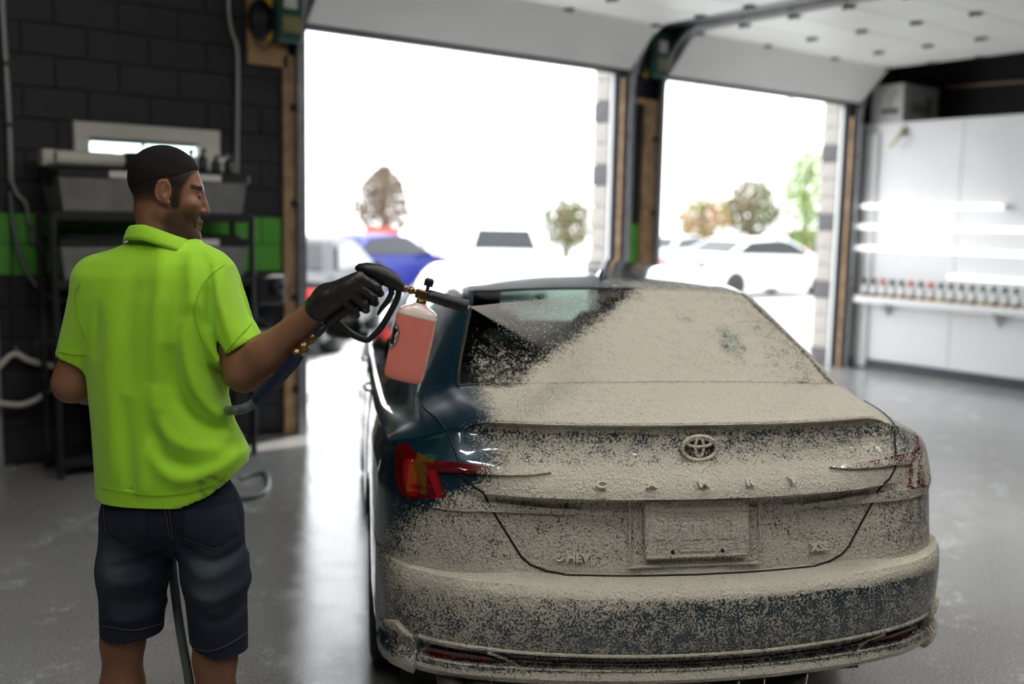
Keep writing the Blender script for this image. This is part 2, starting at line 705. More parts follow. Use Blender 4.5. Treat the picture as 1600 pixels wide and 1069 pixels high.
def door(name, D, label, label_tr):
    """lowest section hangs tilted in the curve, the others lie flat under the ceiling"""
    W = D[1] - D[0] + .04
    xc = (D[0] + D[1]) / 2
    root = tag(empty(name, (xc, Y0 - .07, HEAD)), label)
    root['kind'] = 'structure'
    pts = [(0.0, 0.0), (-.37, .385)]            # (y, z) relative
    for k in range(1, 6):
        pts.append((-.37 - SEC * k, .385 + .004 * k))
    for k in range(len(pts) - 1):
        (ya, za), (yb, zb) = pts[k], pts[k + 1]
        ln = math.hypot(yb - ya, zb - za)
        an = math.atan2(zb - za, yb - ya)
        b = MB()
        T = Matrix.Translation((0, (ya + yb) / 2, (za + zb) / 2)) @ Matrix.Rotation(an, 4, 'X')
        b.box((0, 0, 0), (W, ln - .008, .045), bev=.004, M=T)
        b.build('door_section', M['doorwhite'], root)
        if k > 0:
            for fx in (-.5, -.18, .18, .5):
                x = fx * (W - .08)
                b = MB()
                b.box((x, ya, za - .03), (.075, .10, .008), bev=.002)
                b.tube([(x - .05, ya, za - .036), (x + .05, ya, za - .036)], .009, 8)
                b.box((x, ya + .04, za - .036), (.03, .035, .02), bev=.003)
                b.build('hinge', M['darksteel'], root)
    b = MB()
    T = Matrix.Translation((0, -.01, .012)) @ Matrix.Rotation(math.atan2(.385, -.37), 4, 'X')
    b.box((0, -.01, 0), (W, .05, .06), bev=.01, M=T)
    b.build('bottom_seal', M['seal'], root)
    for sx in (-1, 1):
        tr = tag(empty('door_track', (xc + sx * (W / 2 + .045), Y0 - .075, 0)), label_tr[0 if sx < 0 else 1], 'door track')
        path = [(0, 0, .0), (0, 0, 2.9)]
        for q in range(1, 9):
            t = q / 8 * PI / 2
            path.append((0, -.52 * (1 - math.cos(t)), 2.9 + .58 * math.sin(t)))
        path.append((0, -3.6, 3.50))
        b = MB()
        # C-shaped rail: web and two lips swept along the path
        for (ox, wd, dp) in ((sx * .025, .004, .055), (0, .05, .004)):
            for i in range(len(path) - 1):
                p, q2 = Vector(path[i]), Vector(path[i + 1])
                d = q2 - p
                an = math.atan2(d.z, d.y)
                T = Matrix.Translation((p + q2) / 2) @ Matrix.Rotation(an - PI / 2, 4, 'X')
                b.box((ox, .025 if dp < .01 else 0, 0), (wd, dp, d.length + .01), M=T)
                if dp < .01:
                    b.box((ox, -.025, 0), (wd, dp, d.length + .01), M=T)
        b.build('rail', M['steel'], tr)
        for zz in (.35, 1.05, 1.75, 2.45):
            b = MB()
            b.box((sx * .03, .03, zz), (.06, .07, .045), bev=.004)
            b.build('bracket', M['darksteel'], tr)
        for yy in (-1.2, -2.4):
            b = MB()
            b.box((sx * .035, yy, 3.85), (.03, .03, .75))
            b.build('hanger', M['darksteel'], tr)
    return root


door('door_1', D1, 'white sectional door rolled up above the left opening', ('steel rail at the left edge of the left door', 'curved steel rail on the left of the pillar'))
door('door_2', D2, 'white sectional door rolled up above the right opening with dark hinges', ('dark curved rail on the right of the pillar', 'steel rail beside the white partition'))

# timber beam carrying the rails between the doors
b = MB()
b.box((7.0, 5.05, 3.60), (.11, 3.9, .13), bev=.006)
tag(b.build('timber_beam', M['wood']), 'raw timber beam between the two raised doors', 'beam')
b = MB()
b.box((7.0, 5.05, 3.47), (.26, 3.9, .02))
b.box((6.885, 5.05, 3.52), (.03, 3.9, .10))
tag(b.build('rail_bracket_channel', M['darksteel']), 'dark steel channel below the timber beam between the doors', 'channel')


def opener(x, z, label, ply):
    r = tag(empty('door_opener', (x, Y0 - .03, z)), label, 'door opener')
    if ply:
        b = MB()
        b.box((-.035, .005, .22), (.31, .03, .66), bev=.004)
        b.build('backing_board', M['ply'], r)
    b = MB()
    b.box((.06, -.10, .26), (.20, .16, .42), bev=.015)
    b.build('housing', M['opgreen'], r)
    b = MB()
    b.box((.06, -.183, .33), (.10, .006, .10))
    b.build('label_plate', M['label'], r)
    b = MB()
    b.box((.07, -.183, .17), (.14, .006, .11))
    b.build('olive_plate', mat('olive_plate_' + str(int(x)), (.25, .25, .10), .5), r)
    b = MB()
    b.prism([(-.085, .40), (-.045, .40), (-.04, .10), (-.06, .04), (-.095, .10)], .07, .09, Matrix(((1, 0, 0, 0), (0, 0, -1, 0), (0, 1, 0, 0), (0, 0, 0, 1))))
    b.build('lever', M['yellow'], r)
    b = MB()
    b.lathe([(.02, -.02), (.088, -.02), (.095, 0), (.088, .03), (.04, .035), (.03, .05)], (-.115, -.06, .20), (0, -1, 0), 18, 1.5)
    b.build('chain_wheel', M['black'], r)
    b = MB()
    for i in range(9):
        t = i / 8 * PI
        c = Vector((-.10 + .07 * math.cos(t + PI), -.08, .10 - .10 * math.sin(t)))
        b.tube([c + Vector((math.cos(q) * .012, 0, math.sin(q) * .016)) for q in [k * PI / 3 for k in range(6)]], .004, 5, closed=True)
    b.build('chain', M['darksteel'], r)
    return r


opener(3.26, 2.84, 'green door opener with yellow lever on plywood above the left jamb', True)
opener(7.03, 2.96, 'green door opener with yellow lever at the top of the pillar', False)
# ------------------------------------------------------------------ the foamed car
CARH = PSI - math.radians(9.2)                       # heading, clockwise from +Y
_cp = l2w((.547, 2.877, 0))
CAR_LOC = (_cp.x, _cp.y, 0.0)


def smooth01(a, b, x):
    t = np.clip((np.asarray(x, float) - a) / (b - a), 0, 1)
    return t * t * (3 - 2 * t)


def pch(xs, ys, x):
    """shape-preserving cubic through knots"""
    xs = np.array(xs, float)
    ys = np.array(ys, float)
    h = np.diff(xs)
    d = np.diff(ys) / h
    m = np.zeros(len(xs))
    m[0], m[-1] = d[0], d[-1]
    for i in range(1, len(xs) - 1):
        if d[i - 1] * d[i] > 0:
            w1_, w2_ = 2 * h[i] + h[i - 1], h[i] + 2 * h[i - 1]
            m[i] = (w1_ + w2_) / (w1_ / d[i - 1] + w2_ / d[i])
    x = np.clip(x, xs[0], xs[-1])
    k = np.clip(np.searchsorted(xs, x) - 1, 0, len(h) - 1)
    t = (x - xs[k]) / h[k]
    return ((1 + 2 * t) * (1 - t) ** 2 * ys[k] + t * (1 - t) ** 2 * h[k] * m[k] + t * t * (3 - 2 * t) * ys[k + 1] + t * t * (t - 1) * h[k] * m[k + 1])


def foam_cov(p, n):
    """how much of the surface the foam covers, from where the spray has been (car frame)"""
    x, y, z = p[:, 0], p[:, 1], p[:, 2]
    nz = n[:, 2]
    c = np.full(len(x), .07)
    # rear face
    xb = np.interp(z, [.2, .45, .6, .75, .83, .88, .93, .98, 1.03, 1.08], [-.86, -.88, -.90, -.86, -.80, -.70, -.60, -.60, -.62, -.60])
    left = smooth01(-.11, .09, x - xb)
    dens = np.interp(z, [.30, .345, .36, .39, .398, .43, .445, .5, .58, .612, .625, .66, .70, .86, .885, .955, .975, 1.05, 1.068, 1.09],
                     [.30, .5, .86, .86, .30, .30, .46, .41, .46, .54, .98, 1.0, .78, .74, .82, .97, .56, .47, .86, 1.0])
    low = z < .615
    dens = dens - np.where(low, .22 * smooth01(-.1, .85, x) * smooth01(.36, .44, z), .20 * smooth01(.5, .85, x))
    dens = dens + np.where(low & (z > .44), .16 * smooth01(.1, -.6, x), 0)
    dens = dens + .3 * np.clip(nz, 0, 1)
    rear = left * np.clip(dens, 0, 1)
    mist = .5 * smooth01(.9, .5, z) * smooth01(-.95, -.8, x)
    rear = np.maximum(rear, np.where(z < .85, mist, 0))
    side = smooth01(.30, .55, y)
    c = np.where(z < 1.085, rear * (1 - side) + side * np.where(x > 0, .22, .05), c)
    # deck
    deck = smooth01(-.66, -.52, x) * (.9 + .1 * smooth01(-.3, .1, x))
    c = np.where((z >= 1.085) & (y < .52), deck, c)
    # rear glass: foam right of the diagonal the spray is drawing
    xd = np.interp(z, [1.12, 1.22, 1.38, 1.42], [-.52, -.33, .02, .10])
    g = smooth01(-.10, .13, x - xd) * .97
    g = np.maximum(g, .46 * smooth01(1.34, 1.14, z) * smooth01(-.66, -.54, x))
    g = g - .20 * smooth01(.30, .58, x)
    for (sx, sz, rr, am) in ((.357, 1.247, .048, .42), (.24, 1.33, .03, .2)):
        g = g - am * np.exp(-(((x - sx) / rr) ** 2 + ((z - sz) / rr) ** 2) ** 2)
    c = np.where((y >= .47) & (z > 1.1) & (y < 1.13), g, c)
    rf = np.maximum(.06, .55 * smooth01(1.45, 1.10, y) * smooth01(-.15, .12, x))
    c = np.where((y >= 1.10) & (z > 1.3), rf, c)
    return np.clip(c, 0, 1)


def put_foam(me, k=1.0, floor_=0.0):
    n = len(me.vertices)
    p = np.empty(n * 3)
    me.vertices.foreach_get('co', p)
    nn = np.empty(n * 3)
    me.vertices.foreach_get('normal', nn)
    c = np.maximum(foam_cov(p.reshape(-1, 3), nn.reshape(-1, 3)) * k, floor_)
    a = me.attributes.new('foam', 'FLOAT', 'POINT')
    a.data.foreach_set('value', c.astype(np.float32))
    return me


def foam_mat(name, col, rough=.3, metal=0.0, coat=0.0, glass=None, foam=(.60, .565, .475), bumpk=.9):
    m, nt, b = _nt(name)
    L = nt.links.new
    b.inputs['Base Color'].default_value = C4(col)
    b.inputs['Roughness'].default_value = rough
    b.inputs['Metallic'].default_value = metal
    b.inputs['Coat Weight'].default_value = coat
    b.inputs['Coat Roughness'].default_value = .03
    out = nt.nodes['Material Output']
    tc = nt.nodes.new('ShaderNodeTexCoord')
    at = nt.nodes.new('ShaderNodeAttribute')
    at.attribute_name = 'foam'

    def noise(s, d, r=.6):
        n = nt.nodes.new('ShaderNodeTexNoise')
        n.inputs['Scale'].default_value = s
        n.inputs['Detail'].default_value = d
        n.inputs['Roughness'].default_value = r
        L(tc.outputs['Object'], n.inputs['Vector'])
        return n.outputs['Fac']

    def math_(op, a, b2, c=None):
        x = nt.nodes.new('ShaderNodeMath')
        x.operation = op
        for k, v in enumerate((a, b2) if c is None else (a, b2, c)):
            if isinstance(v, (int, float)):
                x.inputs[k].default_value = v
            else:
                L(v, x.inputs[k])
        return x.outputs[0]
    fine = noise(165, 2.5)
    mid = noise(26, 3)
    n = math_('ADD', math_('MULTIPLY', fine, .72), math_('MULTIPLY', mid, .28))
    mr = nt.nodes.new('ShaderNodeMapRange')
    mr.inputs['From Min'].default_value = .34
    mr.inputs['From Max'].default_value = .64
    L(n, mr.inputs['Value'])
    d = math_('SUBTRACT', math_('MULTIPLY', at.outputs['Fac'], 1.12), mr.outputs['Result'])
    mask = nt.nodes.new('ShaderNodeMapRange')
    mask.interpolation_type = 'SMOOTHSTEP'
    mask.inputs['From Min'].default_value = -.06
    mask.inputs['From Max'].default_value = .12
    L(d, mask.inputs['Value'])
    # a thin wet film of suds lies between the clumps
    film = nt.nodes.new('ShaderNodeMapRange')
    film.interpolation_type = 'SMOOTHSTEP'
    film.inputs['From Min'].default_value = .30
    film.inputs['From Max'].default_value = .95
    film.inputs['To Max'].default_value = .60
    L(at.outputs['Fac'], film.inputs['Value'])
    full = math_('MAXIMUM', mask.outputs['Result'], film.outputs['Result'])
    fb = nt.nodes.new('ShaderNodeBsdfPrincipled')
    fb.inputs['Roughness'].default_value = .62
    fb.inputs['Specular IOR Level'].default_value = .25
    cm = nt.nodes.new('ShaderNodeMix')
    cm.data_type = 'RGBA'
    cm.inputs['A'].default_value = C4(tuple(q * .22 for q in foam))
    cm.inputs['B'].default_value = C4(foam)
    fr = nt.nodes.new('ShaderNodeMapRange')
    fr.inputs['From Min'].default_value = -.25
    fr.inputs['From Max'].default_value = .40
    L(d, fr.inputs['Value'])
    L(fr.outputs['Result'], cm.inputs['Factor'])
    L(cm.outputs['Result'], fb.inputs['Base Color'])
    bp = nt.nodes.new('ShaderNodeBump')
    bp.inputs['Strength'].default_value = bumpk
    bp.inputs['Distance'].default_value = .011
    L(math_('ADD', math_('ADD', noise(105, 2.5), math_('MULTIPLY', noise(30, 2.0), .45)), math_('MULTIPLY', mask.outputs['Result'], .5)), bp.inputs['Height'])
    L(bp.outputs['Normal'], fb.inputs['Normal'])
    # beads of water on what the foam leaves bare
    vo = nt.nodes.new('ShaderNodeTexVoronoi')
    vo.inputs['Scale'].default_value = 75
    L(tc.outputs['Object'], vo.inputs['Vector'])
    vr = nt.nodes.new('ShaderNodeMapRange')
    vr.inputs['From Min'].default_value = .28
    vr.inputs['From Max'].default_value = .12
    L(vo.outputs['Distance'], vr.inputs['Value'])
    b2 = nt.nodes.new('ShaderNodeBump')
    b2.inputs['Strength'].default_value = .12
    b2.inputs['Distance'].default_value = .003
    L(math_('MULTIPLY', vr.outputs['Result'], math_('GREATER_THAN', noise(20, 2), .5)), b2.inputs['Height'])
    L(b2.outputs['Normal'], b.inputs['Normal'])
    base = b.outputs[0]
    if glass:
        tr = nt.nodes.new('ShaderNodeBsdfTransparent')
        tr.inputs[0].default_value = C4(glass)
        gl = nt.nodes.new('ShaderNodeBsdfGlossy')
        gl.inputs['Roughness'].default_value = .03
        fz = schlick(nt)
        gm = nt.nodes.new('ShaderNodeMixShader')
        L(fz.outputs[0], gm.inputs[0])
        L(tr.outputs[0], gm.inputs[1])
        L(gl.outputs[0], gm.inputs[2])
        base = gm.outputs[0]
    mx = nt.nodes.new('ShaderNodeMixShader')
    L(full, mx.inputs[0])
    L(base, mx.inputs[1])
    L(fb.outputs[0], mx.inputs[2])
    L(mx.outputs[0], out.inputs['Surface'])
    return m


M['paint'] = foam_mat('teal_blue_car_paint', (.005, .032, .056), .28, .35, 1.0)
M['carglass'] = foam_mat('foamed_car_glass', (.02, .03, .03), glass=(.40, .48, .45))
M['carblack'] = foam_mat('foamed_black_trim', (.012, .012, .013), .4)
M['lens'] = foam_mat('red_lamp_lens', (.30, .004, .008), .08, 0, 1.0)
M['lens_dark'] = foam_mat('dark_red_lamp_lens', (.10, .002, .004), .10, 0, 1.0)
M['plate'] = foam_mat('foamed_plate', (.5, .48, .45), .5)
M['chrome'] = foam_mat('foamed_bright_trim', (.30, .30, .31), .3, .6, bumpk=.35, foam=(.70, .655, .55))
M['emblem_shade'] = foam_mat('foamed_emblem_shade', (.008, .012, .014), .4, bumpk=.6, foam=(.30, .29, .23))  # darkened foam colour stands in for shade between the emblem rings
M['cabin'] = mat('dark_cabin_trim', (.02, .02, .021), .7)
M['gap'] = mat('shut_line_black', (.004, .004, .005), .7)
M['tyre'] = mat('tyre_rubber', (.014, .014, .015), .7, bump=.2, bscale=90)
M['alloy'] = mat('dark_alloy', (.06, .06, .065), .3, .8)
M['tip'] = mat('exhaust_tip_steel', (.35, .33, .31), .3, .9)

car = empty('sedan_car', CAR_LOC, -CARH, 'dark teal blue sedan with its tail coated in beige foam', 'car')

# ---- upper body: cross-sections from the tail lip to the nose
S0 = np.array([(0, .085, 1.088), (.2, .09, 1.088), (.38, .11, 1.088), (.5, .135, 1.088), (.605, .167, 1.086), (.665, .19, 1.068), (.725, .215, 1.045),
               (.785, .25, 1.022), (.835, .29, 1.006), (.868, .335, .995)])
F0 = np.array([(0, 4.86, .71), (.15, 4.855, .71), (.3, 4.84, .708), (.42, 4.815, .705), (.52, 4.79, .70), (.6, 4.76, .695), (.67, 4.72, .69), (.73, 4.67, .685),
               (.77, 4.62, .68), (.80, 4.55, .675)])


def section(y):
    zc = pch([.3, .49, .51, .7, .9, 1.09, 1.2, 1.4, 1.8, 2.2, 2.6, 2.9, 3.0, 3.3, 3.6, 3.74, 3.85, 4.1, 4.5], [1.118, 1.136, 1.14, 1.24, 1.333, 1.412, 1.436, 1.458, 1.486, 1.490, 1.474, 1.438, 1.415, 1.24, 1.09, 1.025, 1.0, .965, .88], y)
    ze = pch([.3, .49, .51, .7, .9, 1.09, 1.2, 1.4, 1.8, 2.2, 2.6, 2.9, 3.0, 3.3, 3.6, 3.74, 3.85, 4.1, 4.5], [1.108, 1.128, 1.131, 1.226, 1.316, 1.393, 1.409, 1.424, 1.446, 1.449, 1.434, 1.398, 1.375, 1.21, 1.06, .998, .975, .935, .84], y)
    xe = pch([.3, .5, .8, 1.09, 1.4, 2.2, 2.9, 3.74, 4.1, 4.5], [.618, .646, .592, .541, .55, .56, .56, .69, .68, .62], y)
    x5 = pch([.3, .5, .8, 1.09, 1.4, 2.2, 2.9, 3.74, 4.1, 4.5], [.675, .705, .655, .598, .606, .618, .62, .76, .74, .68], y)
    z5 = pch([.3, .5, .8, 1.09, 1.4, 2.2, 2.9, 3.0, 3.74, 4.1, 4.5], [1.085, 1.103, 1.235, 1.36, 1.385, 1.410, 1.352, 1.33, .965, .91, .80], y)
    x7 = pch([.3, .5, .8, 1.1, 2.2, 3.4, 3.74, 4.1, 4.5], [.795, .805, .828, .845, .855, .85, .845, .82, .75], y)
    z7 = pch([.3, .5, .8, 1.1, 2.2, 3.4, 3.74, 4.1, 4.5], [1.03, 1.035, 1.02, 1.00, .985, .965, .95, .89, .76], y)
    x8 = pch([.3, .5, .8, 1.1, 2.2, 3.4, 3.74, 4.1, 4.5], [.84, .85, .868, .877, .883, .878, .872, .848, .78], y)
    z8 = pch([.3, .5, .8, 1.1, 2.2, 3.4, 3.74, 4.1, 4.5], [1.008, 1.008, .992, .978, .965, .945, .93, .86, .73], y)
    x9 = pch([.3, .5, .8, 1.1, 2.2, 3.4, 3.74, 4.1, 4.5], [.866, .878, .892, .90, .905, .90, .895, .87, .80], y)
    z9 = pch([.3, .5, .8, 1.1, 2.2, 3.4, 3.74, 4.1, 4.5], [.99, .985, .97, .957, .945, .925, .91, .83, .70], y)
    cr = zc - ze
    return np.array([(0, y, zc), (xe * .35, y, zc - cr * .12), (xe * .64, y, zc - cr * .40), (xe * .84, y, zc - cr * .70), (xe, y, ze), (x5, y, z5),
                     (x5 * .45 + x7 * .55 + .012, y, z5 * .45 + z7 * .55), (x7, y, z7), (x8, y, z8), (x9, y, z9)])


NS = 5


def fine_cols(c):
    """semantic contour (10 points) to a fine one, smooth across"""
    return np.array(spline(c, NS))


stations = []
ys = []
sA = section(.42)
for t in (0, .12, .3, .5, .7, .88):
    stations.append(fine_cols(S0 * (1 - t) + sA * t + (np.array([0, 0, .006 * math.sin(PI * t)]))))
    ys.append(.085 + (.42 - .085) * t)
yl = [.42, .46, .49, .51] + list(np.linspace(.55, 1.09, 12)) + [1.105, 1.15, 1.2, 1.3, 1.4, 1.6, 1.8, 2.0, 2.15, 2.25, 2.4, 2.6, 2.8, 2.9, 3.0] + list(np.linspace(3.08, 3.74, 8)) + [3.8, 3.9, 4.05, 4.2, 4.3]
for y in yl:
    stations.append(fine_cols(section(y)))
    ys.append(y)
sB = section(4.3)
for t in (.35, .7, 1):
    stations.append(fine_cols(sB * (1 - t) + F0 * t))
    ys.append(4.3 + .5 * t)
G = np.array(stations)                     # [station, column, xyz]
ys = np.array(ys)
NCOL = G.shape[1]


def grid_mesh(name, P, keep=None, mirror=True):
    """P[r,c,xyz] half grid (x>=0) mirrored to a full surface"""
    R_, C_ = P.shape[:2]
    V = [tuple(q) for q in P.reshape(-1, 3)]
    F = []
    for r in range(R_ - 1):
        for c in range(C_ - 1):
            if keep is None or keep(r, c):
                F.append((r * C_ + c, r * C_ + c + 1, (r + 1) * C_ + c + 1, (r + 1) * C_ + c))
    if mirror:
        n = len(V)
        V += [(-a, b_, c_) for a, b_, c_ in V]
        F += [tuple(n + i for i in q[::-1]) for q in F]
    me = mesh_np(name, V, F)
    bm = bmesh.new()
    bm.from_mesh(me)
    bmesh.ops.remove_doubles(bm, verts=bm.verts, dist=.0004)
    lo = [v for v in bm.verts if not v.link_faces]
    bmesh.ops.delete(bm, geom=lo, context='VERTS')
    bmesh.ops.recalc_face_normals(bm, faces=bm.faces)
    bm.to_mesh(me)
    bm.free()
    me.polygons.foreach_set('use_smooth', [True] * len(me.polygons))
    me.set_sharp_from_angle(angle=math.radians(38))
    return me


def is_rglass(r, c):
    return ys[r] > .505 and ys[r + 1] < 1.1 and c < 4 * NS


def is_wshield(r, c):
    return ys[r] > 2.99 and ys[r + 1] < 3.75 and c < 4 * NS


def is_side(r, c):
    return ys[r] > 1.29 and ys[r + 1] < 3.32 and not (2.14 < ys[r] < 2.2) and 5 * NS <= c < 7 * NS


def car_part(name, me, m, foam=True, parent=None, k=1.0):
    if foam:
        put_foam(me, k)
    return link(name, me, M[m] if isinstance(m, str) else m, parent or car)


car_part('body_upper', grid_mesh('body_upper', G, lambda r, c: not (is_rglass(r, c) or is_wshield(r, c) or is_side(r, c))), 'paint')
Gi = G.copy()
car_part('rear_window', grid_mesh('rear_window', Gi, is_rglass), 'carglass')
car_part('windshield', grid_mesh('windshield', Gi, is_wshield), 'carglass', k=.3)
for (ya, yb) in ((1.28, 2.2), (2.2, 3.35)):
    for sx in (-1, 1):
        Gs = Gi.copy()
        Gs[:, :, 0] *= sx
        car_part('side_window', grid_mesh('side_window', Gs, lambda r, c: is_side(r, c) and ya < (ys[r] + ys[r + 1]) / 2 < yb, False), 'carglass', k=.6)

# ---- lower hull: columns wrap from the tail centre round the corner, along the side to the nose
PX = np.array([0, .2, .38, .5, .605, .69, .77, .835, .88, .905])
PD = np.array([0, .008, .03, .052, .078, .105, .148, .205, .28, .38])
# row: centre y, outer y, z, rise towards the corner, width factor
ROWS = [(.030, .030, .957, .032, .975), (.005, .015, .932, .028, .985), (-.012, .008, .908, .020, .99), (-.021, .0, .886, .012, .995), (.016, -.004, .878, .008, .995),
        (.030, -.008, .864, .004, 1.0), (.021, -.018, .80, .0, 1.0), (.009, -.03, .72, .0, 1.0), (-.003, -.038, .664, .0, 1.0), (-.012, -.045, .656, .012, 1.0),
        (-.07, -.075, .638, .034, 1.005), (-.086, -.085, .619, .034, 1.008), (-.094, -.090, .585, .022, 1.008), (-.092, -.088, .51, .01, 1.005), (-.078, -.08, .449, .028, 1.0),
        (-.070, -.085, .439, .028, 1.0), (-.048, -.050, .434, .026, .99), (-.048, -.050, .400, .016, .99), (-.078, -.085, .394, .014, 1.0), (-.085, -.085, .376, .008, 1.0),
        (-.066, -.06, .357, .0, .995), (.02, .02, .340, .0, .98), (.12, .12, .29, .0, .96), (.25, .25, .24, .0, .94)]


def rear_row(row):
    yc, yo, zc, dz, wf = row
    k = smooth01(.50, .70, PX)
    return np.stack([PX * wf, yc * (1 - k) + yo * k + PD, zc + dz * (PX / .9) ** 2], 1)


crease = rear_row(ROWS[0])
lip2 = S0 + np.array([0, .016, -.016])
_k = (1 - smooth01(.58, .70, S0[:, 0]))[:, None]
lip2 = S0 + _k * np.array([0, .016, -.016]) + (1 - _k) * np.array([.004, -.012, -.016])
rows = [S0, S0 + _k * np.array([0, -.004, -.007]) + (1 - _k) * np.array([.003, -.007, -.007]), lip2]
for t in (.2, .45, .7, .88):
    q = lip2 * (1 - t) + crease * t
    q[:, 1] += .018 * math.sin(PI * t) * _k[:, 0]
    rows.append(q)
rows += [rear_row(r) for r in ROWS]
RR = np.array([fine_cols(q) for q in rows])            # rear part [row, col, xyz]
nrow = len(RR)
side_y = list(np.linspace(.46, 4.30, 97))


def side_col(y):
    belt = section(y)[9]
    zcor = RR[:, -1, 2]
    t = (zcor - .24) / (zcor[0] - .24)
    z = .20 + t * (belt[2] - .20)
    pr = np.interp(z, [.2, .3, .42, .58, .72, .86, .95, 1.0], [.955, .985, 1.0, 1.0, .998, .992, .985, .982])
    wy = pch([.3, .5, .9, 1.6, 3.2, 3.8, 4.1, 4.35], [.905, .914, .921, .92, .92, .918, .90, .862], y)
    x = wy * pr
    x = x * (1 - smooth01(.80, 1.0, t)) + belt[0] * smooth01(.80, 1.0, t)
    x[0] = belt[0]
    yy = np.full(nrow, y)
    # blend the first columns into the rounded corner
    b_ = smooth01(1.0, .46, y)
    yy = yy + b_ * (RR[:, -1, 1] - RR[0, -1, 1]) * .8
    for wc in (1.02, 3.845):
        dy = yy - wc
        arch = .335 + np.sqrt(np.clip(.375 ** 2 - dy ** 2, 0, None))
        z = np.where(np.abs(dy) < .375, np.maximum(z, np.minimum(arch, belt[2] - .05)), z)
    return np.stack([x, yy, z], 1)


cols = [RR[:, c] for c in range(NCOL)] + [side_col(y) for y in side_y]
# nose
sc_end = side_col(4.30)
ff = fine_cols(F0)[::-1]
for q in range(0, NCOL, 3):
    t = q / (NCOL - 1)
    top = ff[q]
    prof_y = np.interp(np.arange(nrow) / (nrow - 1), [0, .12, .3, .6, .85, 1], [0, .015, .035, .04, .01, -.12])
    zt = .20 + (sc_end[:, 2].clip(.2) * 0 + (RR[:, -1, 2] - .24) / (RR[0, -1, 2] - .24)) * (top[2] - .20)
    wx = 1 + .09 * np.sin(np.linspace(0, PI, nrow)) * (1 - t)
    cols.append(np.stack([top[0] * wx, top[1] + prof_y, zt], 1))
H = np.array(cols).transpose(1, 0, 2)                  # [row, col, xyz]
# refine the tail rows so the foam field and creases read well
Hr = []
for r in range(nrow - 1):
    for q in (0, .34, .67):
        Hr.append(H[r] * (1 - q) + H[r + 1] * q)
Hr.append(H[-1])
Hr = np.array(Hr)
car_part('body_shell', grid_mesh('body_shell', Hr), 'paint')


# ---- helper: a point of the tail surface from arc position u and height z
_rk = 7 + 3
_seg = np.linalg.norm(np.diff(H[_rk, :, :2], axis=0), axis=1)
ARC = np.concatenate([[0], np.cumsum(_seg)])


def tail(u, z, off=0.0):
    s = -1 if u < 0 else 1
    c = np.interp(abs(u), ARC, np.arange(len(ARC)))

    def pt(c):
        c0 = int(min(math.floor(c), H.shape[1] - 2))
        t = c - c0
        col = H[:, c0] * (1 - t) + H[:, c0 + 1] * t
        zz = col[:, 2]
        k = nrow - 2
        z_ = min(z, zz[2] - 1e-4)
        for i in range(2, nrow - 1):
            if zz[i] >= z_ >= zz[i + 1]:
                k = i
                break
        q = (zz[k] - z_) / max(1e-6, zz[k] - zz[k + 1])
        return col[k] * (1 - q) + col[k + 1] * q, col[k + 1] - col[k]
    p, dz_ = pt(c)
    p2, _ = pt(c + .6)
    n = np.cross(p2 - p, -dz_)
    n = n / (np.linalg.norm(n) + 1e-9)
    if n[1] > 0 and abs(n[1]) > .2:
        n = -n
    if n[0] < -.3:
        n = -n
    q = p + n * off
    return Vector((q[0] * s, q[1], q[2])), Vector((n[0] * s, n[1], n[2]))


def tail_patch(poly, off=.006, step=.012, th=.008, back=.004):
    """solid skin following the tail inside a (u,z) outline"""
    bm = bmesh.new()
    vs = [bm.verts.new((p[0], p[1], 0)) for p in poly]
    fc = bm.faces.new(vs)
    bmesh.ops.triangulate(bm, faces=[fc])
    for _ in range(9):
        lg = [e for e in bm.edges if e.calc_length() > step]
        if not lg or len(bm.verts) > 9000:
            break
        bmesh.ops.subdivide_edges(bm, edges=lg, cuts=1)
        bmesh.ops.triangulate(bm, faces=bm.faces)
    bm.verts.ensure_lookup_table()
    V, Bk = [], []
    for v in bm.verts:
        p, n = tail(v.co.x, v.co.y)
        V.append(p + n * off)
        Bk.append(p - n * back)
    n = len(V)
    F = [tuple(v.index for v in f_.verts) for f_ in bm.faces]
    for e in bm.edges:
        if e.is_boundary:
            a, b_ = e.verts[0].index, e.verts[1].index
            F.append((a, b_, n + b_, n + a))
    bm.free()
    me = mesh_np('patch', V + Bk, F)
    me.set_sharp_from_angle(angle=math.radians(50))
    return me
# ------------------------------------------------------------------ car details
def ux(x):
    u = np.interp(abs(x), H[_rk, :NCOL, 0], ARC[:NCOL])
    return u if x >= 0 else -u


def patch_xz(poly, **k):
    return tail_patch([(ux(a), b_) for a, b_ in poly], **k)


